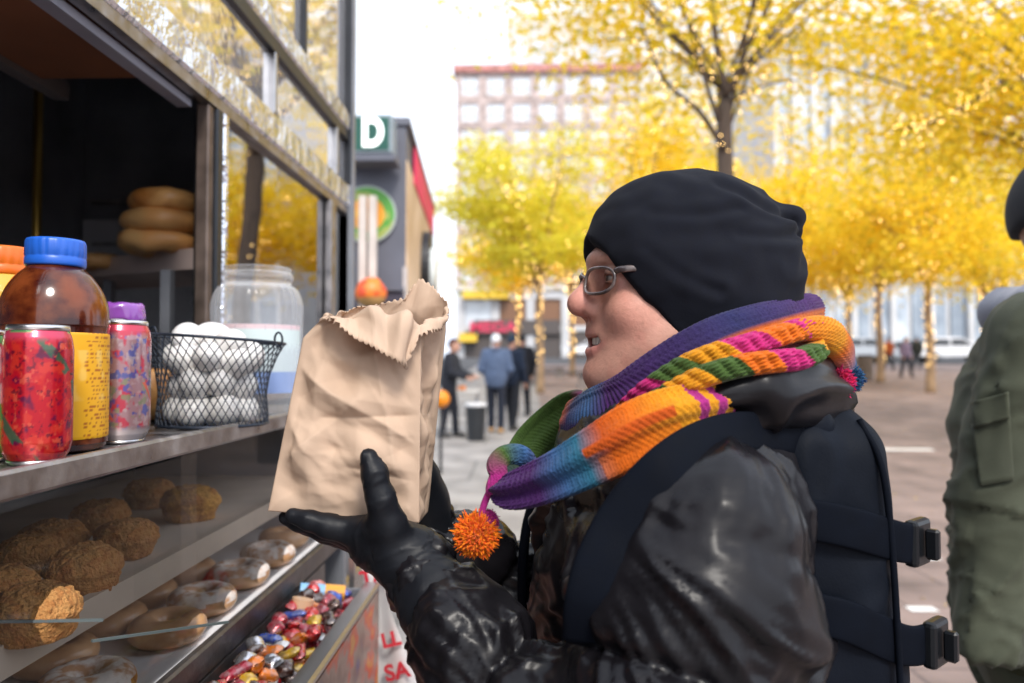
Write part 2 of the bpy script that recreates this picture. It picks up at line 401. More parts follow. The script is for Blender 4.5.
# ================================================================ BUILDINGS
def brickmat(name, c1, c2, mo):
    m = paving(name, c1, c2, mo, .6, .2, mort=.02, rough=.9)
    return m
win_glass = mat('window glass', (.62, .67, .72), .08, spec=1.0, var=.3, vscale=.3, coat=.5)  # pale base colour stands in for bright sky mirrored in the panes
pale_frame = mat('pale frame', (.75, .74, .72), .6)
def facade(root, x0, x1, y, z0, z1, depth, wall_m, cols, rows, ww, wh, frame_m, zoff=0., pair=False, cap=100, trim_m=None, sillm=None):
    """front wall with real openings is cut as piers and spandrels; every window is a part with a frame and a pane"""
    m = MB(); cw = (x1 - x0) / cols; rh = (z1 - z0 - zoff) / rows
    m.box((x0, y + .35, z0), (x1, y + depth, z1))
    # piers
    for c in range(cols + 1):
        xa = x0 + c * cw - (cw - ww) / 2 if c > 0 else x0; xb = x0 + c * cw + (cw - ww) / 2 if c < cols else x1
        m.box((xa, y, z0 + zoff), (xb, y + .348, z1))
    for c in range(cols):
        xa = x0 + c * cw + (cw - ww) / 2 + .001
        for r in range(rows + 1):
            za = z0 + zoff + r * rh - (rh - wh) * .5 if r > 0 else z0 + zoff; zb = z0 + zoff + r * rh + (rh - wh) * .5 if r < rows else z1
            m.box((xa, y + .004, za), (xa + ww - .002, y + .346, zb))
    m.build('wall', wall_m, root)
    n = 0
    fr = MB(); fr.box((-ww / 2, .12, 0), (-ww / 2 + .12, .3, wh)); fr.box((ww / 2 - .12, .12, 0), (ww / 2, .3, wh)); fr.box((-ww / 2 + .12, .12, wh - .12), (ww / 2 - .12, .3, wh)); fr.box((-ww / 2 + .12, .12, 0), (ww / 2 - .12, .3, .12))
    fr.box((-ww / 2 + .12, .13, wh / 2 - .05), (ww / 2 - .12, .27, wh / 2 + .05))
    if pair: fr.box((-.12, .125, .12), (.12, .29, wh - .12))
    V, F, _ = fr.arr(); fm = mesh_np('window', V, F, None, False); fm.materials.append(frame_m)
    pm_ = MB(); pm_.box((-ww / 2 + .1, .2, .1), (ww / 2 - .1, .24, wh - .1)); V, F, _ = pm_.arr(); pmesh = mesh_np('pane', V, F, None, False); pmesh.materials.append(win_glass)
    extra = []
    for r in range(rows - 1, -1, -1):
        for c in range(cols):
            P = (x0 + (c + .5) * cw, y, z0 + zoff + r * rh + (rh - wh) * .5)
            if n < cap:
                w_ = bpy.data.objects.new('window', fm); C.objects.link(w_); w_.location = P; w_.parent = root; w_.matrix_parent_inverse = pinv(root)
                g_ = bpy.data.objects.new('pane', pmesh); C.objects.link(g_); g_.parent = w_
            n += 1
brick_m = brickmat('pink brick', (.50, .205, .18), (.55, .25, .215), (.5, .4, .37))
stone_m = mat('pale limestone', (.62, .58, .52), .85, var=.12, vscale=.6)
grey_stone = mat('grey stone', (.55, .55, .56), .8, var=.1, vscale=.4)
D1 = 82.0; zb = float(gz(D1))
bx0 = W(456, 363, D1).x; bx1 = W(640, 363, D1).x
ztop = W(500, 62, D1).z
b = thing('brick_building', (bx0 + 9, D1, zb), 'pink brick building with pale paired windows behind the leftmost yellow tree', 'building')
b.location = ((bx0 + bx1) / 2, D1, zb)
facade(b, bx0, bx1, D1, zb + 8.2, ztop - .8, 14, brick_m, 7, 8, 2.0, 2.1, pale_frame, pair=True)
m = MB(); m.box((bx0 - .35, D1 - .35, ztop - .8), (bx1 + .3, D1 + 14, ztop)); m.build('cornice', brick_m, b); MB().box((bx0 - .2, D1 - .2, zb + 7.6), (bx1 + .2, D1 + 14, zb + 8.2)).build('string_course', stone_m, b)
m = MB(); m.box((bx0 + 5.5, D1 + 3, ztop + .002), (bx1 - 1, D1 + 12, ztop + 7))
m.build('penthouse', stone_m, b)
for c in range(6):
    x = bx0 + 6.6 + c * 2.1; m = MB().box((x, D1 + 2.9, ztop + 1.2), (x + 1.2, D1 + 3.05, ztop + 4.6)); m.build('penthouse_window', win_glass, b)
# the shop floors at street level
shopdark = mat('dark shop front', (.09, .075, .07), .5)
shopbrown = mat('brown lit shop interior', (.22, .11, .06), .4)
m = MB(); m.box((bx0, D1 + .5, zb), (bx1, D1 + 14, zb + 7.6))
for x in np.linspace(bx0, bx1 - .9, 6): m.box((x, D1, zb), (x + .9, D1 + .5, zb + 7.59))
m.box((bx0 + .9, D1 + .05, zb + 6.7), (bx1 - .9, D1 + .45, zb + 7.55)); m.box((bx0 + .9, D1 + .08, zb + 3.1), (bx1 - .9, D1 + .45, zb + 3.7)); m.build('ground_floor', grey_stone, b)
xs_ = np.linspace(bx0, bx1 - .9, 6)
for i in range(5):
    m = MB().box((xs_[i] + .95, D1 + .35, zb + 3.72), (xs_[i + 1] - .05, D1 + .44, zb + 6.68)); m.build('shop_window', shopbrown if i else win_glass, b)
    m = MB().box((xs_[i] + .95, D1 + .3, zb + .1), (xs_[i + 1] - .05, D1 + .42, zb + 3.08)); m.build('shop_window', shopdark, b)
m = MB().box((W(474, 0, D1).x, D1 - .25, W(0, 334, D1).z), (W(560, 0, D1).x, D1 - .02, W(0, 320, D1).z)); sg = m.build('sign_band', shopdark, b)
red_lit = mat('red lit lettering', (.5, .04, .09), .4, emit=(1, .06, .16), estr=.12)
V, F = text_mesh('MEGA', 1.55, .05, bold=.05); V = V * np.array([1.25, 1, 1])
link('lettering', mesh_np('lettering', place(V, (W(493, 0, D1).x, D1 - .3, W(0, 327.5, D1).z), (1, 0, 0), (0, 0, 1)), F, None, False), red_lit, sg)
yel_m = mat('yellow awning cloth', (.55, .36, .03), .7)
def awning(px0, px1, py0, py1, out, label):
    x0, x1 = W(px0, 0, D1).x, W(px1, 0, D1).x; z1, z0 = W(0, py0, D1).z, W(0, py1, D1).z
    V = [(x0, D1 - .05, z1), (x1, D1 - .05, z1), (x1, D1 - out, z0), (x0, D1 - out, z0), (x0, D1 - .05, z0 - .05), (x1, D1 - .05, z0 - .05)]
    return single('awning', V, [(0, 3, 2, 1), (3, 4, 5, 2), (0, 4, 3), (1, 2, 5), (0, 1, 5, 4)], yel_m, label, 'awning', 'yellow awnings on the street front', smooth=False)
awning(463, 509, 289, 299, 1.2, 'long yellow awning over the brown upper shop window, above the red lettering')
awning(459, 477, 333, 342, 1.2, 'small yellow awning low on the street front beside the red-capped man')
# pale building behind
D2 = 120.0; z2 = float(gz(D2)); x0, x1 = W(604, 0, D2).x, W(800, 0, D2).x
b = thing('limestone_building', ((x0 + x1) / 2, D2, z2), 'pale hazy stone building behind the tallest tree trunk', 'building')
facade(b, x0, x1, D2, z2, W(0, 60, D2).z, 16, stone_m, 8, 12, 2.2, 2.2, pale_frame, zoff=4)
m = MB(); m.box((x0 - .4, D2 - .4, W(0, 60, D2).z), (x1 + .4, D2 + 16, W(0, 60, D2).z + 1.2)); m.build('cornice', stone_m, b)
# glass tower with vertical fins on the right
D3 = 90.0; z3 = float(gz(D3)); x0, x1 = W(775, 0, D3).x, W(1190, 0, D3).x; zt = W(0, 35, D3).z
b = thing('office_tower', ((x0 + x1) / 2, D3, z3), 'pale office tower of vertical fins and tall glass at the right', 'building')
tower_m = mat('pale tower cladding', (.66, .65, .64), .6, var=.08, vscale=.3)
tglass = mat('blue grey tower glass', (.34, .4, .47), .12, spec=.9, var=.35, vscale=.25, col2=(.5, .55, .6))
m = MB(); m.box((x0, D3 + .6, z3), (x1, D3 + 25, zt)); m.box((x0 - .3, D3 - .5, zt), (x1 + .3, D3 + 25, zt + 1.6)); m.box((x0, D3 + .1, z3 + 9.4), (x1, D3 + .59, z3 + 11)); m.build('wall', tower_m, b)
nb = 22
for i in range(nb + 1):
    x = x0 + (x1 - x0) * i / nb
    MB().box((x - .28, D3 - .45, z3 + 11.01 if i % 2 else z3), (x + .28, D3 + .595, zt - .01)).build('fin', tower_m, b)
for i in range(nb):
    xa = x0 + (x1 - x0) * i / nb + .3; xb = x0 + (x1 - x0) * (i + 1) / nb - .3
    g = MB().box((xa, D3 + .3, z3 + 11.02), (xb, D3 + .58, zt - .02)).build('glazing', tglass, b)
    MB().box((xa, D3 + .3, z3 + .3), (xb, D3 + .58, z3 + 9.38)).build('lobby_glass', tglass, b)
for z in np.arange(z3 + 14.5, zt - 1, 3.6): MB().box((x0 + .1, D3 + .2, z), (x1 - .1, D3 + .295, z + .9)).build('spandrel', tower_m, b)
# buildings behind and to the right of the camera: they are what the cart's windows mirror
D5 = 34.0

# ================================================================ TREES (honey locusts in yellow autumn leaf) AND FAIRY LIGHTS
bark_m = mat('dark bark', (.085, .06, .045), .9, var=.4, vscale=14, bump=.8, bscale=30, bdist=.01, stretch=(1, 1, .25))
bark2_m = mat('tan bark', (.30, .2, .115), .9, var=.35, vscale=14, bump=.8, bscale=30, bdist=.01, stretch=(1, 1, .25))
leaf_m = mat('yellow locust leaf', attr=True, rough=.55, var=.15, vscale=1.5, spec=.3, translucent=.45)
bulb_m = mat('warm fairy light', (1, .8, .4), .3, emit=(1, .62, .2), estr=5.0)
OCT_V = np.array([(1, 0, 0), (-1, 0, 0), (0, 1, 0), (0, -1, 0), (0, 0, 1), (0, 0, -1)], float)
OCT_F = np.array([(0, 2, 4), (2, 1, 4), (1, 3, 4), (3, 0, 4), (2, 0, 5), (1, 2, 5), (3, 1, 5), (0, 3, 5)])
def tree(px, d, fork, ctr, rad, nb, nleaf, lsize, label, tr=.12, lean=0., hue=(0, 0, 0), nlights=260, seed=0, bare=.0, bark=None, lab2=None, extra=(), br=.30):
    """fork: height of first fork above ground; ctr: crown centre (dx, dy, height); rad: crown radii"""
    r_ = np.random.default_rng(100 + seed); base = GP(px, d)
    root = thing('honey_locust', base, label, 'tree', 'yellow locust trees of the plaza')
    ftop = base + np.array([lean * fork, 0, fork])
    m = MB(); tr_p = spline([base - [0, 0, .1], base + [.02, 0, fork * .35], base + [lean * fork * .6 - .03, .02, fork * .7], ftop], 14)
    m.tube(tr_p, np.linspace(tr * 1.15, tr * .72, 14) * (1 + .25 * np.exp(-np.linspace(0, 8, 14))), 10)
    cc = base + np.array(ctr); tips = []
    branches = []
    for k in range(nb):
        while True:
            q = r_.uniform(-1, 1, 3)
            if .25 < np.linalg.norm(q) < 1: break
        q = q * np.array(rad); tip = cc + q
        if tip[2] < base[2] + fork * .75: tip[2] = base[2] + fork * .75 + r_.uniform(0, .6)
        start = ftop if k % 3 else tr_p[9] * (1 - r_.uniform(0, .6)) + ftop * .0 + tr_p[11] * 0
        if k % 3 == 0: start = tr_p[r_.integers(11, 14)]
        mid = start * .45 + tip * .55 + np.array([0, 0, .25 * np.linalg.norm(tip - start) * r_.uniform(.2, .6)]) + r_.normal(0, .12, 3)
        pts = spline([start, mid, tip], 9); L = np.linalg.norm(tip - start)
        r0 = tr * (br + .04 * L / max(rad))
        m.tube(pts, np.linspace(r0, .012, 9), 6); branches.append(pts)
        tips.append((tip, 1.0)); tips.append((pts[6], .8)); tips.append((pts[4], .6))
        for j in range(3):
            s = pts[r_.integers(3, 8)]; t2 = s + r_.normal(0, 1, 3) * np.array([.8, .8, .35]) * max(rad) * .28
            m.tube(spline([s, (s + t2) / 2 + [0, 0, .08], t2], 5), np.linspace(r0 * .35, .008, 5), 5); tips.append((t2, .9))
    for e in extra:
        pts = spline(e[0], 12); m.tube(pts, np.linspace(e[1], e[2], 12), 7); branches.append(pts)
    m.build('trunk', bark or bark_m, root, smooth=True)
    # leaves in flat sprays round the twigs
    tips_p = np.array([t[0] for t in tips]); w = np.array([t[1] for t in tips])
    if bare > 0:
        keep = (tips_p[:, 2] - base[2]) > bare; tips_p, w = tips_p[keep], w[keep]
    ids = r_.choice(len(tips_p), nleaf, p=w / w.sum()); spread = max(rad) * .2
    tone = r_.uniform(0, 1, len(tips_p))
    P = tips_p[ids] + r_.normal(0, 1, (nleaf, 3)) * np.array([spread, spread, spread * .42]); P[:, 2] -= .25 * spread * np.abs(r_.normal(0, 1, nleaf))
    A = r_.normal(0, 1, (nleaf, 3)); A[:, 2] *= .5; A /= np.linalg.norm(A, axis=1)[:, None]
    B = r_.normal(0, 1, (nleaf, 3)); B -= A * (A * B).sum(1)[:, None]; B /= np.linalg.norm(B, axis=1)[:, None]
    s = lsize * r_.uniform(.6, 1.3, nleaf)[:, None]
    V = np.stack([P - A * s, P - B * s * .45, P + A * s, P + B * s * .45], 1).reshape(-1, 3)
    F = np.arange(nleaf * 4).reshape(-1, 4)
    t = np.clip(tone[ids] * .7 + r_.uniform(0, .3, nleaf), 0, 1)[:, None]
    c = np.array([.92, .62, .016]) * (1 - t) + np.array([.98, .82, .07]) * t + np.array(hue)
    grn = (r_.uniform(0, 1, nleaf) < .12)[:, None]; c = np.where(grn, np.array([.6, .52, .04]), c)
    link('crown', mesh_np('crown', V, F, np.repeat(np.clip(c, 0, 1), 4, 0), False), leaf_m, root)
    # fairy lights wound round the trunk and along the limbs
    if nlights:
        Q = []
        n1 = nlights // 10; tt = np.linspace(.22, 1, n1); ii = (tt * 13).astype(int).clip(0, 12); ff = tt * 13 - ii
        pp = tr_p[ii] * (1 - ff)[:, None] + tr_p[ii + 1] * ff[:, None]; a = r_.uniform(0, 6.28, n1)
        rr = tr * (1.2 - .35 * tt) + .015; Q.append(pp + np.stack([np.cos(a) * rr, np.sin(a) * rr, r_.normal(0, .02, n1)], 1))
        n2 = nlights - n1
        for k in range(n2):
            bp = branches[r_.integers(len(branches))] if not (extra and k % 3 == 0) else branches[-1 - r_.integers(len(extra))]
            f = r_.uniform(0, len(bp) - 1.01); i = int(f)
            Q.append((bp[i] + (bp[i + 1] - bp[i]) * (f - i) + r_.normal(0, .16 if k % 2 else .04, 3))[None])
        Q = np.vstack(Q); n = len(Q); rb = (.0007 * d + .003) * r_.uniform(.8, 1.25, n)
        V = (Q[:, None] + OCT_V[None] * rb[:, None, None]).reshape(-1, 3); F = (OCT_F[None] + 6 * np.arange(n)[:, None, None]).reshape(-1, 3)
        o = single('string_lights', V, F, bulb_m, lab2 or ('fairy lights on the ' + label.replace('locust ', '')), 'string lights', 'fairy lights on the trees', base=base + [0, 0, 1.0])
    return root, ftop, base
def up(px, py, d): return WN(px, py, d)
# the near tree straight behind the woman's hat
d = 11.0; b0 = GP(737, d)
f1 = up(728, 88, d)
tree(737, d, f1[2] - b0[2], (.6, .8, 9.0), (4.4, 3.4, 2.8), 14, 9500, .085, 'locust tree whose dark forked trunk rises behind the black beanie', tr=.15, lean=-.03, nlights=300, seed=1, bare=5.9, br=.14,
     lab2='warm fairy lights along the dark forked trunk behind the black beanie',
     extra=[([up(724, 150, d), up(700, 112, d - .2), up(668, 85, d - .4), up(652, 55, d - .5), up(640, 20, d - .6)], .045, .012),
            ([up(727, 95, d), up(716, 40, d), up(712, -10, d), up(705, -120, d)], .062, .02),
            ([up(729, 92, d), up(748, 45, d), up(768, 5, d), up(800, -90, d)], .055, .02),
            ([up(718, 120, d), up(702, 70, d + .2), up(690, 30, d + .3), up(672, -20, d + .3)], .04, .012),
            ([up(731, 100, d), up(765, 85, d + .4), up(800, 80, d + .9)], .026, .01)])
# rows of trees across the plaza
tree(540, 23, 3.6, (-.1, 0, 6.2), (2.6, 2.2, 2.7), 18, 10140, .10, 'locust tree left of the face, crown tinged green', tr=.10, hue=(-.14, .0, .02), seed=2, bark=bark2_m, nlights=300)
tree(930, 23, 3.6, (.2, 0, 6.7), (3.6, 2.4, 3.4), 22, 12480, .10, 'locust tree standing nearest the green jacket\'s sleeve', tr=.12, seed=3, bark=bark2_m, nlights=420)
tree(880, 28, 3.6, (.2, 0, 6.6), (3.2, 2.6, 3.1), 16, 8580, .11, 'locust tree beside the slatted litter bin, left of the sleeve-side tree', tr=.13, seed=4, bark=bark2_m)
tree(849, 34, 3.4, (0, 0, 7), (3.2, 2.6, 3.5), 15, 7020, .12, 'slim locust tree in front of the dark parked car', tr=.11, seed=5, bark=bark2_m)
tree(628, 30, 4.2, (1., 0, 8.8), (3.6, 2.6, 4.6), 20, 10920, .12, 'locust tree hidden behind the woman\'s face', tr=.13, seed=6, bark=bark2_m)
tree(700, 36, 4.2, (0, 0, 8), (4.2, 3, 4.2), 18, 10140, .13, 'locust tree hidden behind the beanie, low in the middle row', tr=.13, seed=7, bark=bark2_m)
tree(790, 31, 3.8, (0, 0, 7.2), (3.4, 2.6, 3.9), 18, 10140, .12, 'locust tree just right of the beanie\'s pointed tip', tr=.12, seed=8, bark=bark2_m)
tree(985, 36, 3.8, (0, 0, 7.6), (4, 3, 4), 16, 8580, .13, 'locust tree behind the hooded man\'s shoulder', tr=.13, seed=9, bark=bark2_m)
tree(572, 33, 3.6, (.1, 0, 6.6), (2.8, 2.6, 2.8), 12, 6500, .12, 'locust tree with brightly lit trunk by the low benches', tr=.11, seed=10, bark=bark2_m, nlights=420)
tree(519, 35, 3.6, (-.3, 0, 6.0), (2.6, 2.6, 2.3), 12, 6000, .12, 'locust tree behind the group of men', tr=.11, seed=11, bark=bark2_m, nlights=380)
# near tree out of frame at the right, its lit limb reaches in
d = 13.0; bx = GP(1130, d); 
tree(1130, d, 4.3, (-2.2, .5, 7.0), (4.4, 2.6, 2.0), 24, 14000, .085, 'locust tree whose lit limb reaches over the green jacket', tr=.16, seed=12, nlights=420, bare=4.6, br=.14,
     extra=[([up(1125, 150, d), up(1024, 85, d - .5), up(985, 95, d - .6), up(940, 120, d - .6), up(905, 128, d - .4)], .06, .014)])
# the row along the kerb on the camera's right, which the cart's panes mirror
tree(1500, 8, 3.6, (0, 0, 5.6), (3.2, 2.8, 2.2), 13, 5000, .10, 'locust tree outside the picture on the right', tr=.14, seed=13, nlights=0)

# ================================================================ THE FOOD CART
steel = mat('brushed steel', (.42, .41, .41), .34, metal=1, var=.18, vscale=18, bump=.12, bscale=140, bdist=.001, stretch=(1, .08, 1), rvar=.35)
worn_steel = mat('worn steel edge', (.33, .31, .31), .42, metal=1, var=.35, vscale=26, bump=.5, bscale=90, bdist=.0015, rvar=.4)
bright_steel = mat('bright quilted steel', (.80, .84, .93), .10, metal=1., var=.06, vscale=30, bump=.9, bscale=17, bdist=.036, rvar=.4)
mirror_steel = mat('polished steel panel', (.88, .89, .93), .03, metal=.8, coat=.4, var=.05, vscale=5, bump=.05, bscale=4, bdist=.03)
dark_steel = mat('dark inner steel', (.20, .21, .235), .42, metal=.2, var=.4, vscale=4, rvar=.4)
black_metal = mat('black metal frame', (.025, .027, .032), .4, metal=.4, var=.2)
brown_board = mat('brown hood lining', (.26, .10, .045), .6, var=.3, vscale=3)
grey_trim = mat('grey trim', (.32, .34, .42), .4)
paper_m = mat('white tray paper', (.72, .70, .70), .8, var=.06, bump=.3, bscale=25, bdist=.004)
cream_m = mat('cream shelf edge', (.50, .42, .34), .6, var=.15)
pane_m = glass('cart window glass', ior=11., rough=.012, wave=.05)
case_m = glass('pastry case glass', tint=(.99, .995, .995), ior=1.22, rough=.02)
gedge_m = mat('pale glass edge', (.10, .125, .125), .45)
XF, XW = -.402, -.60          # shelf front, window plane
Y0, YP, YE = -.75, 1.405, 2.47
cart = thing('food_cart', (-1.05, .9, 0), 'silver street food cart with open window, pastry case and mirrored glass', 'food cart')
P = lambda name, m, mt, lab=None, smooth=False: m.build(name, mt, cart, lab, smooth)
m = MB(); m.box((-1.55, Y0, .32), (XF - .06, YE, .90), .01); P('body', m, steel)
m = MB(); m.box((-1.53, Y0, .90), (-1.50, YE, 2.99)); P('back_wall', m, dark_steel)
m = MB(); m.box((-1.499, YE - .03, .902), (XW + .01, YE, 2.99)); P('end_wall', m, dark_steel)
m = MB(); m.box((-1.499, Y0, .902), (XW + .01, Y0 + .03, 2.99)); P('end_wall', m, dark_steel)
m = MB(); m.box((-1.6, Y0 - .05, 2.991), (XW - .052, YE + .05, 3.06), .01); P('roof', m, steel)
# shelf with raised lip
m = MB(); m.box((-.80, Y0 + .04, 1.340), (XF - .012, 1.62, 1.358), .002); m.box((XF - .0118, Y0 + .04, 1.343), (XF, 1.62, 1.367), .003); P('shelf', m, worn_steel)
m = MB(); m.box((-1.499, Y0 + .031, 1.28), (-.802, YE - .031, 1.35)); P('inner_counter', m, dark_steel)
# window rails, posts
def rail(z, h, w, x=XW, mt=bright_steel, y0=Y0, y1=YE, name='rail'):
    m = MB(); m.box((x - w, y0, z), (x, y1, z + h), .006); return P(name, m, mt)
rail(1.967, .075, .05); rail(2.224, .06, .05, mt=bright_steel); rail(2.93, .058, .05)
m = MB().box((XW - .06, Y0, 2.19), (XW - .004, YE, 2.222)); P('rail', m, black_metal)
m = MB().box((XW - .03, Y0, 1.945), (XW - .006, YE, 1.966)); P('rail', m, worn_steel)
for y, mt, w in ((YP, black_metal, .028), (YE - .03, black_metal, .05)):
    m = MB().box((XW - .05, y, 1.3585), (XW - .003, y + w, 1.9445), .004); P('post', m, mt)
m = MB().box((XW - .035, YP + .0285, 1.3585), (XW - .001, YP + .05, 1.9445), .004); P('post', m, bright_steel)
m = MB().box((XW - .035, YP - .0255, 1.3585), (XW - .010, YP - .0005, 1.9445), .003); P('post', m, mat('dull brown steel', (.16, .12, .10), .45, metal=.7, var=.3, vscale=20))
m = MB().box((XW - .02, YE - .26, 1.3585), (XW - .0, YE - .2, 1.9445), .003); P('post', m, worn_steel)
for y in (YE - .035, ):
    m = MB().box((XW - .045, y, 2.043), (XW + .004, y + .034, 2.99), .004); P('post', m, black_metal)
for y in (1.72, 2.28):
    m = MB().box((XW - .03, y, 2.0425), (XW - .002, y + .018, 2.1895), .003); P('mullion', m, steel)
for y in (1.95, ):
    m = MB().box((XW - .03, y, 2.2845), (XW - .002, y + .02, 2.9295), .003); P('mullion', m, black_metal)
m = MB().box((XW - .028, YP + .051, 1.36), (XW - .022, YE - .031, 1.9445)); P('window_pane', m, pane_m)
m = MB().box((XW - .026, Y0 + .01, 2.0425), (XW - .018, YE - .04, 2.1895)); P('transom_panel', m, mirror_steel)
m = MB().box((XW - .026, Y0 + .01, 2.2845), (XW - .018, YE - .04, 2.9295)); P('transom_panel', m, mirror_steel)
# inside
m = MB().box((-.866, Y0 + .04, 1.955), (XW - .062, 1.28, 1.975)); P('hood_lining', m, brown_board)
m = MB().box((XW - .0615, Y0 + .04, 1.93), (XW - .035, 1.36, 1.944)); P('hood_trim', m, grey_trim)
m = MB().box((-.895, Y0 + .04, 1.945), (-.868, 1.36, 1.975)); P('hood_trim', m, mat('dim trim', (.12, .11, .11), .5))
m = MB().box((-1.499, 1.281, 1.98), (XW - .051, 1.30, 2.5)); P('hood_back', m, dark_steel)
p = W(37, 200, 1.75); m = MB(); m.tube([(p.x, p.y, 1.351), (p.x, p.y, 2.1)], .010, 12); P('brass_post', m, mat('brass tube', (.42, .26, .06), .4, metal=.9), smooth=True)
for i, z in enumerate((1.56, 1.70, 1.84, 1.98)):
    m = MB().box((-1.46, YE - .05 - .015 * (i % 2), z), (XW - .07, YE - .0305, z + .012)); P('wall_seam', m, worn_steel)
m = MB().box((-1.40, YE - .10, 1.36), (-1.06, YE - .052, 1.78), .01); P('steel_urn', m, steel); m = MB().box((-1.497, YE - .045, 1.36), (-1.05, YE - .031, 1.93), .004); P('pale_back_panel', m, mat('pale grey panel', (.52, .52, .55), .5, var=.15, vscale=4))
# tray with bread rolls, just inside the post
ta, tb = WN(84, 268, 1.80), WN(203, 257, 1.46); dx = np.array([-.13, .32, 0])
m = MB(); n_ = np.array([[ta[0], ta[1], ta[2]], [tb[0], tb[1], tb[2]]]); 
V = []
for z0_, z1_ in ((-.022, .02),):
    for q in (n_[0], n_[1], n_[1] + dx, n_[0] + dx):
        V += [q + [0, 0, z0_], q + [0, 0, z1_]]
m.add(V, [(0, 2, 3, 1), (2, 4, 5, 3), (4, 6, 7, 5), (6, 0, 1, 7), (1, 3, 5, 7), (0, 6, 4, 2)]); P('bread_tray', m, mat('pinkish steel tray', (.62, .50, .46), .5, metal=.3))
m = MB(); q = tb + np.array([.02, .0, 0]); m.box((q[0] - .12, q[1] + .03, 1.3505), (q[0] - .10, q[1] + .05, q[2] - .021)); P('tray_leg', m, dark_steel)
q = ta; m = MB(); m.box((q[0] + .03, q[1] + .03, 1.3505), (q[0] + .05, q[1] + .05, q[2] - .021)); P('tray_leg', m, dark_steel)
# pastry case under the shelf
ZU, ZL = 1.205, 1.092
m = MB().box((-.86, Y0 + .04, ZU - .022), (-.462, 1.60, ZU - .008)); m.box((-.4618, Y0 + .04, ZU - .026), (-.450, 1.60, ZU + .004)); P('upper_tray', m, cream_m)
m = MB().box((-.86, Y0 + .04, ZL - .012), (XF - .012, 1.60, ZL)); P('lower_tray', m, paper_m)
m = MB().box((-.86, Y0 + .04, ZU - .0078), (-.463, 1.60, ZU)); P('tray_paper', m, mat('brown tray paper', (.55, .46, .38), .8, var=.15))
m = MB().box((XF - .0115, Y0 + .04, ZL - .030), (XF + .002, 1.60, ZL + .008), .003); P('case_edge', m, mat('dark worn edge', (.11, .10, .10), .42, metal=.8, var=.35, vscale=30, bump=.5, bscale=90, bdist=.0015))
m = MB().box((-.88, Y0 + .04, .905), (-.862, 1.60, 1.339)); P('case_back', m, steel)
m = MB().box((-.86, 1.601, .905), (XF, 1.62, 1.339)); P('case_end', m, dark_steel)
m = MB(); m.bar((-.415, 1.0, 1.338), (-.415, 1.0, ZL + .01), .008, .012); P('case_divider', m, steel)
for k, (ya, yb, x) in enumerate(((-.6, .93, -.418), (.80, 1.58, -.428))):
    m = MB().add([(x, ya, ZL + .009), (x, yb, ZL + .009), (x - .004, yb, 1.336), (x - .004, ya, 1.336)], [(0, 1, 2, 3)]); P('case_glass', m, case_m)
m = MB(); m.bar(WN(-30, 622, .60), WN(103, 620, .66), .003, .0022); P('glass_edge', m, gedge_m)
m = MB(); m.bar(WN(92, 641, .66), WN(228, 622, .78), .003, .0022); P('glass_edge', m, gedge_m)
# candy bin hung along the front
XB = -.270
m = MB().box((XF + .003, .2, .965), (XB - .022, 1.325, .98)); P('bin_floor', m, dark_steel)
m = MB().box((XF - .06, .2, .70), (XF + .0025, 1.445, ZL - .031)); P('bin_back', m, MATS['dark worn edge'])
m = MB().box((XB - .021, .2, .96), (XB - .004, 1.325, 1.047), .002); m.box((XB - .026, .2, 1.0472), (XB + .002, 1.328, 1.06), .004); P('bin_rail', m, steel)
m = MB().box((XF + .003, 1.3255, .96), (XB - .001, 1.335, 1.046)); P('bin_end', m, dark_steel)
sticker = bpy.data.materials.new('sticker print'); sticker.use_nodes = True
N = sticker.node_tree.nodes; L = sticker.node_tree.links; p = N['Principled BSDF']; p.inputs['Roughness'].default_value = .35
tc = N.new('ShaderNodeTexCoord'); mp = N.new('ShaderNodeMapping'); mp.inputs['Scale'].default_value = (1, 13, 15); L.new(tc.outputs['Object'], mp.inputs[0])
nz = N.new('ShaderNodeTexNoise'); nz.inputs['Scale'].default_value = 1.0; nz.inputs['Detail'].default_value = 3; L.new(mp.outputs[0], nz.inputs['Vector'])
cr = N.new('ShaderNodeValToRGB'); E = cr.color_ramp.elements; E[0].position = .3; E[0].color = (.05, .08, .25, 1); E[1].position = .72; E[1].color = (.5, .33, .10, 1)
for pos, c in ((.40, (.22, .14, .11)), (.50, (.33, .23, .19)), (.57, (.55, .08, .04)), (.63, (.6, .25, .05))): e = E.new(pos); e.color = (*c, 1)
L.new(nz.outputs[0], cr.inputs[0]); L.new(cr.outputs[0], p.inputs['Base Color'])
m = MB().box((XB - .0035, .2, .60), (XB + .001, 1.32, 1.046)); P('bin_panel', m, sticker, 'scuffed front panel printed with red and orange food pictures')
m = MB()
for (y, x) in ((-.2, XF - .22), (1.7, XF - .22)):
    V, F = lathe([(.0, -.06), (.10, -.06), (.27, -.055), (.30, -.03), (.30, .03), (.27, .055), (.10, .06), (.0, .06)], 28)
    V = np.stack([V[:, 2] + x, V[:, 0] + y, V[:, 1] + .30], 1); w = MB().add(V, F).build('wheel', mat('tyre rubber', (.03, .03, .03), .8), cart, smooth=False)
m = MB(); m.box((-.335, 1.372, .62), (-.325, 1.384, 1.09)); 
P('sign_stay', m, steel)
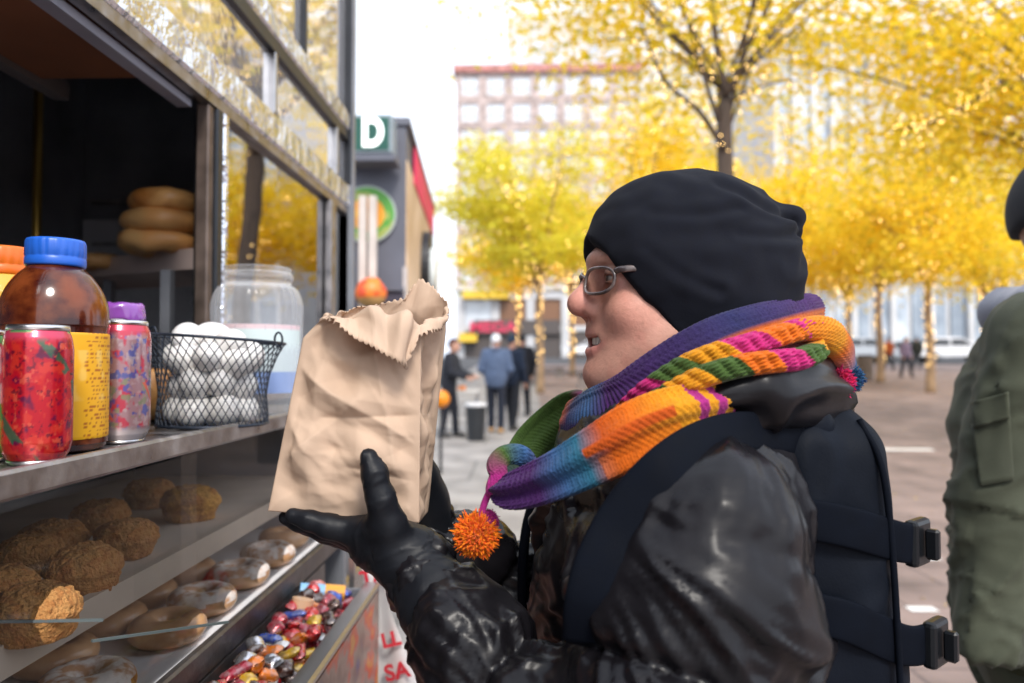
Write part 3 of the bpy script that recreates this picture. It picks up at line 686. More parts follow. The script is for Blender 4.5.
# the paper price sheet on the end of the bin
sh0, sh1 = WN(361, 556, 1.475), WN(384, 560, 1.475)
ns = 14; V = []; F = []
rows = [(556, 361, 379), (575, 363, 383), (600, 366, 388), (625, 369, 397), (650, 373, 407), (683, 377, 419), (720, 381, 432), (760, 386, 446)]
for (py, a, c) in rows:
    for k in range(9):
        f = k / 8; q = WN(a + (c - a) * f, py + 4 * f, 1.355 + .012 * math.sin(f * 5 + py * .03)); V.append(q)
for r in range(len(rows) - 1):
    for k in range(8): F.append((r * 9 + k, (r + 1) * 9 + k, (r + 1) * 9 + k + 1, r * 9 + k + 1))
Vb = [np.array(v) + [0, .0015, 0] for v in V]; nV = len(V)
F2 = F + [tuple(i + nV for i in reversed(f)) for f in F]
sheet_o = single('price_sheet', V + Vb, F2, mat('white poster paper', (.8, .78, .78), .55, var=.05), 'white paper sheet with red lettering at the end of the candy bin', 'sign', smooth=True)
redink = mat('red ink', (.62, .03, .05), .5)
for s_, px, py, sz in (('TA', 373, 577, .036), ('LL', 391, 640, .036), ('SA', 397, 672, .040), ('CO', 404, 712, .045)):
    Vt, Ft = text_mesh(s_, sz, .0006, bold=.0012); o_ = WN(px, py, 1.336)
    lt = link('red_lettering', mesh_np('red_lettering', place(Vt, o_, (.93, 0, .22), (.28, 0, 1)) - np.array(sheet_o.location), Ft, None, False), redink); lt.parent = sheet_o

# ---------------------------------------------------------------- things on the shelf
SZ = 1.3585
def col_lathe(prof, n, colf, seg=1):
    pr = np.asarray(prof, float); V, F = lathe(pr, n); Z = np.repeat(pr[:, 1], n); th = np.tile(np.arange(n) * 2 * np.pi / n, len(pr)); return V, F, colf(th, Z)
def dense(prof, k):
    pr = np.asarray(prof, float); o = []
    for a, b in zip(pr[:-1], pr[1:]):
        n = max(1, int(np.linalg.norm(b - a) / k)); o += [a + (b - a) * t for t in np.arange(n) / n]
    return o + [pr[-1]]
can_paint = mat('printed can', attr=True, rough=.25, metal=.35, var=.05, coat=.4)
can_metal = mat('can aluminium', (.75, .75, .76), .28, metal=1)
def can(px, d, r, h, colf, label, cat='can', dz=0.):
    c = WN(px, 363, d); t = thing('drink_can', (c[0], c[1], SZ), label, cat, 'drink cans on the shelf')
    pr = dense([(r * .80, .004), (r * .93, .011), (r, .02), (r, h - .022), (r * .95, h - .012), (r * .86, h - .005)], .001)
    V, F, cc = col_lathe(pr, 200, lambda th, z: colf(th, z / h)); link('can_body', mesh_np('can_body', V + np.array(t.location), F, cc), can_paint, t)
    m = MB(); m.lathe([(0, h - .007), (r * .74, h - .007), (r * .78, h - .0045), (r * .82, h - .0015), (r * .86, h), (r * .885, h - .002), (r * .88, h - .005)], t.location, 64); m.build('can_lid', can_metal, t, smooth=True)
    m = MB(); m.box((-.011, -.007, h - .0065), (.011, .007, h - .0045), .001); m.v = [m.v[0] + np.array(t.location)]; m.build('pull_tab', can_metal, t)
    m = MB(); m.lathe([(0, .006), (r * .7, .004), (r * .76, 0), (r * .82, .004)], t.location, 64); m.build('can_base', can_metal, t, smooth=True)
    return t
def blotch(th, z, s, seed):
    q = np.stack([np.cos(th) * s, np.sin(th) * s, z * s * 3.6], -1); return np.clip(.5 + 1.5 * fbm(q, seed, 3), 0, 1)
def soft(c, w, col): w = np.asarray(w)[:, None]; return c * (1 - w) + np.array(col) * w
def red_can(th, z):
    c = np.tile(np.array([.50, .006, .018]), (len(th), 1)); b = blotch(th, z, 3.2, 3)
    c = soft(c, sstep(.55, .72, b), (.62, .03, .02)); c = soft(c, sstep(.40, .22, b), (.13, .004, .045))
    c = soft(c, .8 * sstep(.66, .80, blotch(th, z, 6.5, 9)), (.70, .09, .05)); c = soft(c, .8 * sstep(.66, .80, blotch(th, z, 9, 14)), (.12, .003, .02))
    c = soft(c, .9 * sstep(.90, .96, np.sin(th * 2.0 + z * 7 + 3.4)) * sstep(.4, .6, blotch(th, z, 4, 19)), (.02, .11, .06))
    c = soft(c, sstep(.86, .93, z), (.60, .05, .11)); c = soft(c, sstep(.935, .95, z) * sstep(.1, .6, np.sin(th * 3)), (.10, .32, .12)); return c
def pink_can(th, z):
    c = np.tile(np.array([.34, .19, .21]), (len(th), 1)); b = blotch(th, z, 3.4, 21)
    c = soft(c, sstep(.48, .66, b), (.46, .04, .07)); c = soft(c, .85 * sstep(.58, .72, blotch(th, z, 5., 33)), (.05, .08, .30))
    c = soft(c, .8 * sstep(.6, .75, blotch(th, z, 5., 41)) * (z < .6), (.20, .22, .12)); c = soft(c, .6 * sstep(.6, .8, blotch(th, z, 8., 44)), (.45, .36, .36))
    c = soft(c, .9 * sstep(.16, .08, np.abs(np.sin(th * 1.5 + z * 5 + 1.))) * (z > .2) * (z < .5), (.62, .10, .05))
    c = soft(c, sstep(.86, .92, z), (.52, .04, .08)); c = soft(c, sstep(.16, .10, z), (.5, .43, .43)); return c
def green_can(th, z):
    c = np.tile(np.array([.62, .62, .6]), (len(th), 1)); b = blotch(th, z, 3.0, 5); c = np.where((b > .5)[:, None], np.array([.5, .1, .12]), c)
    c = np.where((z < .45)[:, None], np.array([.12, .42, .05]), c); return np.where((z > .9)[:, None], np.array([.1, .3, .1]), c)
can(38, .68, .0288, .126, red_can, 'bright red drink can with dark green slanted stripes')
can(-24, .685, .030, .122, green_can, 'green and white drink can cut off by the picture\'s left edge')
can(121, .855, .0315, .140, pink_can, 'pale pink drink can with red and blue printing, beside the egg basket')
cap_blue = mat('blue plastic cap', (.02, .13, .62), .35, var=.06)
cap_orange = mat('orange plastic cap', (.85, .17, .015), .35, var=.06)
tea_m = mat('dark tea in clear plastic', (.05, .006, .004), .15, var=.5, vscale=28, coat=.45, spec=.35, col2=(.13, .03, .008))
label_paint = mat('printed label', attr=True, rough=.4, var=.04)
c = WN(54, 363, .775); t = thing('juice_bottle', (c[0], c[1], SZ), 'big dark tea bottle with blue cap and yellow label', 'bottle', 'plastic bottles on the shelf'); o0 = np.array(t.location)
s = .775 / FPX
zz = lambda py: 1.45 + (363 - py) * s - SZ
r0 = 49 * s
pr = spline([(.0, 0), (r0 * .8, .0), (r0 * .97, .008), (r0 * .985, .02), (r0 * .985, zz(338)), (r0 * 1.0, zz(325)), (r0 * .97, zz(306)), (r0 * .86, zz(290)), (r0 * .68, zz(276)), (r0 * .52, zz(268)), (r0 * .50, zz(262))], 90)
V, F = lathe(pr, 64); link('bottle_body', mesh_np('bottle_body', V + o0, F), tea_m, t)
def ylabel(th, z):
    c = np.tile(np.array([.80, .40, .012]), (len(th), 1)); row = np.floor(z * 480).astype(int); wv = vnoise(np.stack([th * 30, row * 7.3, row * 0.], -1), 4)
    tx = (row % 2 == 0) & (wv > .55) & (np.sin(th * 3 + 1.2) > -.1); c = np.where(tx[:, None], np.array([.42, .12, .01]), c); c = soft(c, .5 * sstep(.6, .8, vnoise(np.stack([th * 5, z * 90, z * 0], -1), 6)) * (z > zz(400)) * (z < zz(350)), (.88, .60, .16)); return c
V, F, cc = col_lathe(dense([(r0 * .992, .014), (r0 * 1.002, .016), (r0 * 1.002, zz(335)), (r0 * .99, zz(333.5))], .0012), 160, ylabel); F = F[:-2] 
link('yellow_label', mesh_np('yellow_label', V + o0, F, cc), label_paint, t)
def cap(z0, z1, r, mt, t, o0):
    n = 96; pr = [(r * .97, z0), (r, z0 + .002), (r, z0 + (z1 - z0) * .30), (r * .97, z0 + (z1 - z0) * .34), (r * .99, z0 + (z1 - z0) * .38), (r * .98, z1 - .003), (r * .94, z1), (0, z1 + .0005)]
    V, F = lathe(pr, n); th = np.arctan2(V[:, 1], V[:, 0]); k = 1 + .012 * np.sign(np.sin(th * 24)) * ((V[:, 2] > z0 + (z1 - z0) * .36) & (V[:, 2] < z1 - .002)); V[:, :2] *= k[:, None]
    link('cap', mesh_np('cap', V + o0, F), mt, t)
cap(zz(267), zz(240), 27 * s, cap_blue, t, o0)
# orange capped bottle behind
c = WN(0, 363, .86); t = thing('juice_bottle', (c[0], c[1], SZ), 'bottle with orange cap and green and yellow label, half cut off at the left', 'bottle', 'plastic bottles on the shelf'); o0 = np.array(t.location); s = .86 / FPX
r0 = 38 * s; pr = spline([(0, 0), (r0 * .9, 0), (r0, .01), (r0, zz(310)), (r0 * .97, zz(292)), (r0 * .82, zz(280)), (r0 * .76, zz(276))], 40); V, F = lathe(pr, 64)
link('bottle_body', mesh_np('bottle_body', V + o0, F), mat('yellow juice', (.72, .42, .02), .1, coat=.8), t)
def glabel(th, z):
    c = np.tile(np.array([.45, .55, .10]), (len(th), 1)); c = np.where((z > zz(300))[:, None], np.array([.75, .7, .25]), c); b = blotch(th, z * 8, 2.2, 8); return np.where((b > .58)[:, None], np.array([.8, .78, .6]), c)
V, F, cc = col_lathe(dense([(r0 * 1.003, .02), (r0 * 1.004, zz(312)), (r0 * .985, zz(293))], .002), 96, glabel); link('printed_label', mesh_np('printed_label', V + o0, F[:-2], cc), label_paint, t)
cap(zz(276), zz(248), 30 * s, cap_orange, t, o0)
# purple lidded tub behind the pink can
c = WN(122, 363, .985); t = thing('sweets_tub', (c[0], c[1], SZ), 'clear tub with crinkled purple lid behind the pink can', 'tub'); o0 = np.array(t.location); s = .985 / FPX
m = MB(); r0 = 20 * s; m.lathe([(0, 0), (r0, 0), (r0, zz(322)), (r0 * .9, zz(318)), (r0 * .9, zz(316))], o0, 40); m.build('tub_body', mat('cloudy plastic', (.6, .6, .66), .25, var=.2), t, smooth=True)
V, F = lathe(dense([(r0 * .98, zz(321)), (r0, zz(319)), (r0 * .96, zz(306)), (r0 * .8, zz(303)), (0, zz(304))], .004), 48); V += .004 * (vnoise(V * 120, 3)[:, None] - .5)
link('lid', mesh_np('lid', V + o0, F), mat('purple film', (.28, .08, .42), .2, coat=.6), t)
# clear ribbed jar
c = WN(257, 363, 1.27); t = thing('plastic_jar', (c[0], c[1], SZ), 'open clear ribbed plastic jar behind the egg basket', 'jar'); o0 = np.array(t.location); s = 1.27 / FPX
r0 = 44 * s; zz = lambda py: 1.45 + (363 - py) * s - SZ
outer = spline([(r0 * .94, .0), (r0, .008), (r0, zz(318)), (r0 * .98, zz(302)), (r0 * .88, zz(290)), (r0 * .76, zz(285)), (r0 * .755, zz(282)), (r0 * .78, zz(280)), (r0 * .78, zz(275)), (r0 * .74, zz(273)), (r0 * .74, zz(269)), (r0 * .72, zz(268))], 70)
V, F = lathe(outer, 120); th = np.arctan2(V[:, 1], V[:, 0]); zr = V[:, 2]
k = 1 + .012 * np.cos(th * 30) * sstep(zz(330), zz(312), zr) * sstep(zz(284), zz(292), zr); V[:, :2] *= k[:, None]
jar_m = bpy.data.materials.new('clear jar plastic'); jar_m.use_nodes = True; N = jar_m.node_tree.nodes; L = jar_m.node_tree.links; p = N['Principled BSDF']
p.inputs['Base Color'].default_value = (.82, .84, .86, 1); p.inputs['Roughness'].default_value = .12; p.inputs['Coat Weight'].default_value = .4
tr_ = N.new('ShaderNodeBsdfTransparent'); tr_.inputs[0].default_value = (.95, .95, .97, 1); lw = N.new('ShaderNodeLayerWeight'); lw.inputs[0].default_value = .35; mr = N.new('ShaderNodeMapRange'); mr.inputs[3].default_value = .14; mr.inputs[4].default_value = .62
ms = N.new('ShaderNodeMixShader'); L.new(lw.outputs['Facing'], mr.inputs[0]); L.new(mr.outputs[0], ms.inputs[0]); L.new(tr_.outputs[0], ms.inputs[1]); L.new(p.outputs[0], ms.inputs[2]); L.new(ms.outputs[0], N['Material Output'].inputs[0])
link('jar_body', mesh_np('jar_body', V + o0, F[:-2] + [F[-2]]), jar_m, t)
def jl(th, z):
    c = np.tile(np.array([.62, .72, .72]), (len(th), 1)); c = np.where((z > zz(330))[:, None], np.array([.72, .55, .58]), c); return np.where((z < zz(372))[:, None], np.array([.2, .35, .7]), c)
V, F, cc = col_lathe(dense([(r0 * 1.004, zz(392)), (r0 * 1.004, zz(326))], .003), 80, jl); V, cc = V, cc
keep = [f for f in F[:-2] if 20 < (f[0] % 80) < 79 and (f[0] % 80) > 52]; link('printed_label', mesh_np('printed_label', V + o0, keep, cc), label_paint, t)
# wire basket of eggs
cb = WN(214, 363, 1.075); BX, BY = cb[0], cb[1]
t = thing('egg_basket', (BX, BY, SZ), 'dark wire mesh basket heaped with white eggs at the shelf edge', 'basket'); o0 = np.array(t.location); s = 1.075 / FPX
wire_m = mat('dark coated wire', (.02, .028, .045), .4, metal=.3)
def brad(u): return np.interp(u, [0, .12, .35, .6, .85, 1], [52 * s, 52 * s, 50 * s, 53 * s, 61 * s, 68 * s])
HB = 84 * s
def brim(a): return HB * (1 + .05 * np.cos(a - R(200)))
def bpt(a, u): r = brad(u); return o0 + np.array([r * np.cos(a), r * np.sin(a), .004 + brim(a) * u])
m = MB(); nw = 46
for k in range(nw):
    for sg_ in (1, -1):
        a0 = 2 * np.pi * k / nw; uu = np.linspace(0, 1, 14); m.tube([bpt(a0 + sg_ * u * R(52), u) for u in uu], .0008, 4, cap=False)
m.build('wire_mesh', wire_m, t, smooth=True)
A = np.linspace(0, 2 * np.pi, 65)
m = MB(); m.tube([bpt(a, 1) for a in A], .0021, 8, cap=False); m.build('rim', wire_m, t, smooth=True)
m = MB(); m.tube([bpt(a, 0) for a in A], .0021, 8, cap=False)
for k in range(7):
    a = k * np.pi / 7; m.tube([bpt(a, 0), bpt(a + np.pi, 0)], .0012, 5)
m.build('base_ring', wire_m, t, smooth=True)
for a_ in (R(-12), R(168)):
    q = bpt(a_, 1); u_ = np.array([np.cos(a_), np.sin(a_), 0]); b_ = np.linspace(0, 2 * np.pi, 20)
    m = MB(); m.tube([q + u_ * (.005 + .006 * np.cos(x)) + np.array([0, 0, .004 + .010 * np.sin(x)]) for x in b_], .0016, 6, cap=False); m.build('handle_loop', wire_m, t, smooth=True)
egg_m = mat('white eggshell', (.80, .78, .76), .45, var=.03, bump=.1, bscale=300, bdist=.0004, sss=.05)
th = np.linspace(0, np.pi, 20); er = .0225; V, F = lathe(np.stack([er * np.sin(th) * (1 - .10 * np.cos(th)), -er * 1.30 * np.cos(th)], 1), 28)
eggmesh = mesh_np('egg', V, F); eggmesh.materials.append(egg_m)
spots = []
for ring, (n_, rr, z_) in enumerate(((7, .038, .026), (1, 0, .028), (7, .037, .062), (1, 0, .066), (8, .043, .097), (2, .013, .104))):
    for k in range(n_): a = 2 * np.pi * k / max(n_, 1) + ring * .45; spots.append((rr * np.cos(a), rr * np.sin(a), z_ + random.uniform(-.003, .003), ring, a))
# two more ride on top at the left
spots += [(-.036, -.01, .128, 6, 2.0), (-.002, .004, .130, 6, .9), (.03, -.02, .118, 7, .1)]
desc = {0: 'white egg low in the wire basket, resting on its floor', 1: 'white egg low in the wire basket, resting on its floor', 2: 'white egg in the middle layer of the wire basket', 3: 'white egg in the middle layer of the wire basket', 4: 'white egg in the upper layer below the basket rim', 5: 'white egg in the upper layer below the basket rim', 6: 'white egg heaped above the basket rim, at its left', 7: 'white egg just above the rim towards the paper bag'}
for (x, y, z, ring, a) in spots:
    o = bpy.data.objects.new('egg', eggmesh); C.objects.link(o); o.scale = [random.uniform(.93, 1.04)] * 3; o.location = o0 + [x, y, z]; o.rotation_euler = (R(90) + random.uniform(-.5, .5), random.uniform(-.4, .4), a + R(90) + random.uniform(-.8, .8))
    tag(o, desc[ring], 'egg', 'white eggs in the wire basket')
# ---------------------------------------------------------------- baked goods
crust = mat('golden bread crust', (.50, .22, .06), .45, var=.25, vscale=22, col2=(.62, .34, .13), bump=.3, bscale=60, bdist=.002)
def blob(R_, r_, hgt, seed, wob=.08, nu=48, nv=20):
    """a ring (hole) pastry"""
    u = np.arange(nu) * 2 * np.pi / nu; v = np.arange(nv) * 2 * np.pi / nv; U, Vv = np.meshgrid(u, v, indexing='ij')
    rr = r_ * (1 + wob * (vnoise(np.stack([np.cos(U) * 2 + 5, np.sin(U) * 2 + 5, np.sin(Vv) + 3], -1), seed) - .5) * 2)
    x = (R_ + rr * np.cos(Vv)) * np.cos(U); y = (R_ + rr * np.cos(Vv)) * np.sin(U); z = hgt * np.sin(Vv) * rr / r_
    idx = lambda i, j: (i % nu) * nv + j % nv
    F = [(idx(i, j), idx(i + 1, j), idx(i + 1, j + 1), idx(i, j + 1)) for i in range(nu) for j in range(nv)]
    return np.stack([x, y, z], -1).reshape(-1, 3), F
s = 1.53 / FPX
for k, (px, py, w, hgt, lab) in enumerate(((167, 203, 70, 24, 'topmost browned bagel of the stack behind the window post'), (164, 224, 78, 25, 'pale middle bagel of the stack behind the window post'), (161, 244, 82, 25, 'lowest bagel of the stack, resting on the tray behind the window post'))):
    V, F = blob(w * s * .30, w * s * .21, hgt * s * .48, k, .16, 72, 32)
    single('bagel', V + WN(px, py, 1.545 + .01 * k), F, mat('browned bagel crust', (.46, .17, .035), .35, var=.35, vscale=14, col2=(.58, .30, .10), bump=.4, bscale=130, bdist=.002) if k == 0 else mat('pale bagel crust', (.60, .34, .13), .4, var=.25, vscale=16, col2=(.52, .25, .08), bump=.4, bscale=130, bdist=.002), lab, 'bagel', 'bagels on the tray')
V, F = blob(.03, .026, .018, 9); single('bagel', V + WN(98, 262, 1.74), F, crust, 'single bagel lying flat at the far end of the tray', 'bagel', 'bagels on the tray')
V, F = blob(.022, .024, .045, 11); single('bread_roll', V * [1, 1, .9] + np.array([WN(150, 372, 1.16)[0], WN(150, 372, 1.16)[1], SZ + .042]), F, crust, 'golden roll on the shelf between the pink can and the egg basket', 'bread roll')
muff_m = mat('muffin crumb', (.66, .32, .095), .75, var=.4, vscale=90, col2=(.36, .14, .035), bump=1., bscale=330, bdist=.006)
corn_m = mat('golden muffin crumb', (.75, .36, .05), .7, var=.3, vscale=60, col2=(.36, .13, .015), bump=1., bscale=330, bdist=.006)
sugar_m = mat('icing sugar', (.74, .66, .60), .75, var=.1, vscale=60, col2=(.42, .22, .11), bump=.5, bscale=90, bdist=.003)
glaze_m = mat('glazed doughnut', (.56, .29, .13), .35, var=.25, vscale=30, col2=(.54, .31, .16), coat=.3)
def muffin(px, py, d, r, hgt, mt, lab, seed, zb):
    n = 128; pr = [(0, 0)] + [(r * .80 + r * .12 * f, hgt * .35 * f) for f in np.linspace(0, 1, 6)] + [(r * np.cos(a) ** .7 if a < 1.55 else 0, hgt * (.42 + .58 * np.sin(a))) for a in np.linspace(0, np.pi / 2, 54)]
    V, F = lathe(pr, n); nrm = V / (np.linalg.norm(V, axis=1)[:, None] + 1e-6); V = V + nrm * (fbm(V * 45 + seed, seed, 2)[:, None] * .009 + (ridge(V * 110, seed)[:, None] - .6) * .0012 + (vnoise(V * 230, seed)[:, None] - .5) * .0035)
    p_ = WN(px, py, d); single('muffin', V + np.array([p_[0], p_[1], zb]), F, mt, lab, 'muffin', 'muffins on the upper tray')
for (px, py, d, r, h_, mt, lab) in ((36, 600, .66, .036, .047, muff_m, 'crumbly brown muffin nearest the left edge, front row of the upper tray'), (84, 566, .80, .038, .047, muff_m, 'crumbly brown muffin in front row, second from the left edge'), (126, 545, .94, .038, .046, muff_m, 'crumbly brown muffin just left of the golden one'),
                                 (190, 520, 1.16, .044, .052, corn_m, 'golden yellow muffin at the end of the upper tray'), (-5, 590, .72, .038, .045, muff_m, 'dark muffin cut off by the left edge, back row of the upper tray'), (52, 548, .93, .04, .045, muff_m, 'dark brown muffin in the back row behind the front pair'), (100, 530, 1.08, .04, .045, muff_m, 'dark brown muffin in back row behind the middle muffin'), (30, 560, .86, .036, .045, muff_m, 'dark muffin deep in the case at the left'), (150, 515, 1.26, .042, .046, muff_m, 'dark muffin in back row beside the golden one')):
    muffin(px, py, d, r, h_, mt, lab, int(px + 50), ZU + .001)
def donut(px, d, lab, mt, top, seed, z=ZL, X=None, tilt=0.):
    r_ = .0475; V, F = blob(r_ * .60, r_ * .40, .017, seed, .05); V = V + [0, 0, .018]
    y = d; x = X; base = np.array([x, y, z + .0005]); t = thing('doughnut', base, lab, 'doughnut', 'doughnuts on the lower tray'); t.rotation_euler = (tilt, 0, random.uniform(0, 6))
    o = link('dough', mesh_np('dough', V, F), mt); o.parent = t
    if top is not None:
        keep = [f for f in F if np.mean([V[i][2] for i in f]) > .0205 + .002 * math.sin(5 * math.atan2(V[f[0]][1], V[f[0]][0]))]; o2 = link('sugar_coat', mesh_np('sugar_coat', V + np.array([0, 0, .0011]), keep), top); o2.parent = t
for (Y, X, lab, mt, top) in ((1.06, -.470, 'sugar-dusted doughnut in the middle of the front row', glaze_m, sugar_m), (1.19, -.468, 'sugar-dusted doughnut second along the front row towards the glove', glaze_m, sugar_m), (1.315, -.466, 'sugar-dusted doughnut nearest the glove\'s fingertips', glaze_m, sugar_m), (.95, -.466, 'plain glazed doughnut behind the pale glass edge', glaze_m, None), (1.44, -.48, 'plain doughnut at the far end of the lower tray', glaze_m, None),
                             (.98, -.560, 'plain glazed doughnut in back row, left', glaze_m, None), (1.09, -.572, 'plain glazed doughnut in back row behind the sugared ones', glaze_m, None), (1.21, -.565, 'plain glazed doughnut deep in the case near its far end', glaze_m, None), (.78, -.468, 'large sugar-topped bun at the bottom left corner of the case', corn_m, sugar_m), (.86, -.555, 'dark glazed doughnut in the back row behind the sugar-topped bun', glaze_m, None)):
    donut(0, Y, lab, mt, top, int(Y * 100), ZL, X)
# ---------------------------------------------------------------- wrapped sweets heaped in the bin
def pillow(l, w, h, crimp=True):
    nu, nv = 13, 12; V = []
    for i in range(nu):
        u = i / (nu - 1) * 2 - 1; e = max(0., 1 - abs(u) ** 6); a = 1 if abs(u) < .86 else (1.0 + .12 * math.sin(i * 9))
        for j in range(nv):
            v = j / nv * 2 * np.pi; V.append((u * l / 2, w / 2 * np.cos(v) * (.8 + .2 * e) * a, h / 2 * np.sin(v) * (e * .95 + .05) + .0008 * math.sin(7 * u + 3 * v)))
    F = [(i * nv + j, i * nv + (j + 1) % nv, (i + 1) * nv + (j + 1) % nv, (i + 1) * nv + j) for i in range(nu - 1) for j in range(nv)]
    return np.array(V), F
kinds = {'wrapped bar': pillow(.042, .019, .013), 'wrapped ball': pillow(.030, .024, .022), 'wrapped cube': pillow(.026, .024, .017)}
shades = [('red', (.62, .015, .02)), ('orange', (.80, .20, .01)), ('white', (.75, .73, .72)), ('blue', (.03, .08, .42)), ('dark brown', (.07, .025, .015)), ('crimson', (.35, .01, .03)), ('yellow', (.75, .45, .02)), ('silver', (.62, .6, .62)), ('pink', (.75, .25, .25))]
swm = {}
for (sn, sc) in shades:
    mt = mat('foil ' + sn, sc, .22, metal=.35 if sn not in ('silver',) else .9, var=.25, vscale=120, coat=.5, bump=.5, bscale=260, bdist=.001, col2=tuple(min(1, q * .5 + .12) for q in sc))
    for kn, (V, F) in kinds.items():
        me = mesh_np('sweet', V, F); me.materials.append(mt); swm[(sn, kn)] = me
zones = ((.80, 1.0, 'near the bottom edge'), (1.0, 1.2, 'halfway along'), (1.2, 1.36, 'near the far end'))
rr_ = random.Random(5)
wts = [9, 4, 2.2, 2.2, 4, 7, 1.4, 2, 1]
for lay, (nrow, z) in enumerate(((4, 1.006), (5, 1.026), (4, 1.044))):
    for iy, y in enumerate(np.arange(.80, 1.315, .031)):
        for ix in range(nrow - (lay == 2 and iy % 2)):
            sn, kn = rr_.choices([q[0] for q in shades], wts)[0], rr_.choice(list(kinds))
            x = XF + .022 + (XB - XF - .066) * (ix + .5 + rr_.uniform(-.3, .3)) / nrow; yy = y + rr_.uniform(-.01, .01)
            o = bpy.data.objects.new('sweet', swm[(sn, kn)]); C.objects.link(o); o.location = (x, yy, z + rr_.uniform(-.003, .006) + .030 * max(0, 1 - (x - XF) / .07)); o.rotation_euler = (rr_.uniform(-.5, .5), rr_.uniform(-.5, .5), rr_.uniform(0, 6.3))
            zl = [q[2] for q in zones if q[0] - .02 <= yy < q[1] + .02][0]
            lvl = ('lowest layer', 'middle layer', 'top of the heap')[lay]; side = 'beside the steel rail' if x > XF + .055 else 'against the case'
            tag(o, f'{sn} {kn} of sweets, {lvl}, {side}, {zl}'.replace(', beside the steel', ' by the steel').replace('lowest layer', 'low').replace('middle layer', 'mid-heap').replace('top of the heap', 'on top').replace('wrapped bar of sweets', 'wrapped sweet bar').replace('wrapped ball of sweets', 'round wrapped sweet').replace('wrapped cube of sweets', 'square wrapped sweet'), 'sweet', 'wrapped sweets in the bin')
# the bigger tubes at the far end
for (px, py, d, c1, c2, lab) in ((322, 592, 1.27, (.25, .5, .75), (.8, .35, .03), 'sky blue tube of sweets with orange end, lying across the far end of the bin'), (300, 612, 1.18, (.85, .28, .01), (.8, .5, .3), 'orange tub of sweets standing up near the far end of the bin')):
    q = WN(px, py, d); tt_ = thing('sweets_tube', q - [0, 0, .012], lab, 'sweets tube', 'tubes among the sweets'); m = MB()
    ax = np.array([.035, .012, -.006]) if 'blue' in lab else np.array([.004, .004, .02]); rr0 = .013 if 'blue' in lab else .016
    m.tube([q - ax, q + ax * .1], rr0, 20); m.build('tube_body', mat('tube ' + lab[:6], c1, .3), tt_, smooth=False); m = MB(); m.tube([q + ax * .1, q + ax], rr0 * 1.06, 20); m.build('tube_cap', mat('tube cap ' + lab[:6], c2, .3), tt_, smooth=False)

# ================================================================ THE SECOND CART WITH THE D SIGN
slate_m = mat('slate grey panel', (.12, .125, .155), .5, var=.12, vscale=3)
tan_m = mat('tan side panel', (.62, .42, .24), .55, var=.15, vscale=3, col2=(.68, .50, .33))
d = 5.0; c0 = WN(407, 363, d); yaw = math.atan(.069); L_ = 2.8; Wd = 1.9
dirv = np.array([-math.sin(yaw), math.cos(yaw), 0]); lat = np.array([math.cos(yaw), math.sin(yaw), 0])
gz0 = 0.0; zt_ = 1.45 + 241 * 5.0 / FPX
fc = thing('food_truck', (c0[0] - .9, c0[1], gz0), 'slate grey food truck with tan side and round salad picture, behind the silver cart', 'food truck')
def tbox(a0, a1, b0, b1, z0, z1, name, mt, bev=.01, lab=None):
    """a along the truck, b sideways to the left of its front right corner"""
    cs = [c0 * [1, 1, 0] + dirv * a - lat * b for a in (a0, a1) for b in (b0, b1)]
    V = [np.array([q[0], q[1], z]) for q in cs for z in (z0, z1)]; F = [(0, 1, 3, 2), (4, 6, 7, 5), (0, 4, 5, 1), (2, 3, 7, 6), (0, 2, 6, 4), (1, 5, 7, 3)]
    return MB().add(V, F).build(name, mt, fc, lab)
tbox(0, L_, 0.012, Wd, .45, zt_ - .01, 'body', slate_m); tbox(.0, L_, 0, .011, .5, zt_ - .25, 'side_panel', tan_m); tbox(.45, L_ * .96, -.012, -.001, zt_ - .30, zt_ - .02, 'roof_banner', mat('red pink banner', (.75, .02, .12), .5, var=.2, vscale=2), lab='red and pink banner along the top of the tan side')
tbox(-.02, L_ + .02, -.015, Wd + .02, zt_ - .009, zt_ + .04, 'roof', slate_m)
tbox(-.035, -.003, .02, .62, .55, 1.93, 'front_door', mat('dark plum panel', (.055, .05, .075), .45)); tbox(-.012, -.002, .0, .03, .5, 2.1, 'corner_trim', mat('pale trim', (.55, .5, .48), .5)); tbox(-.06, -.001, .02, 1.2, 1.935, 1.96, 'ledge', slate_m)
# round salad picture: a disc with coloured bits
def disc_on_front(px, py, r, name, colf, off, n=64, rings=24):
    o_ = W(px, py, d - .02); b_ = -(np.array(o_) - c0) @ lat; ctr = c0 * [1, 1, 0] - lat * b_ + np.array([0, 0, o_.z]) - dirv * off
    V = []; cc = []
    for i in range(rings + 1):
        for j in range(n):
            a = 2 * np.pi * j / n; rr = r * i / rings; x, z = rr * np.cos(a), rr * np.sin(a); V.append(ctr + lat * x + np.array([0, 0, z])); cc.append(colf(x / r, z / r))
    F = [(i * n + j, i * n + (j + 1) % n, (i + 1) * n + (j + 1) % n, (i + 1) * n + j) for i in range(rings) for j in range(n)]
    # thickness
    k = len(V); V += [V[rings * n + j] + dirv * (off - .003) for j in range(n)]; cc += [(.5, .5, .5)] * n; F += [(rings * n + j, rings * n + (j + 1) % n, k + (j + 1) % n, k + j) for j in range(n)]
    return link(name, mesh_np(name, V, F, np.array(cc), False), label_paint, fc)
def salad(x, z):
    r = math.hypot(x, z)
    if r > .93: return (.45, .5, .48)
    n = float(vnoise(np.array([x * 3 + 9, z * 3 + 9, 1.]), 5))
    if r > .62: return (.10, .34, .05) if n > .35 else (.35, .42, .1)
    return (.80, .34, .03) if n > .5 else ((.85, .45, .05) if n > .35 else (.6, .12, .02))
disc_on_front(367, 214, .195, 'round_salad_picture', salad, .03)
pc = c0 * [1, 1, 0] - lat * .27 - dirv * .10
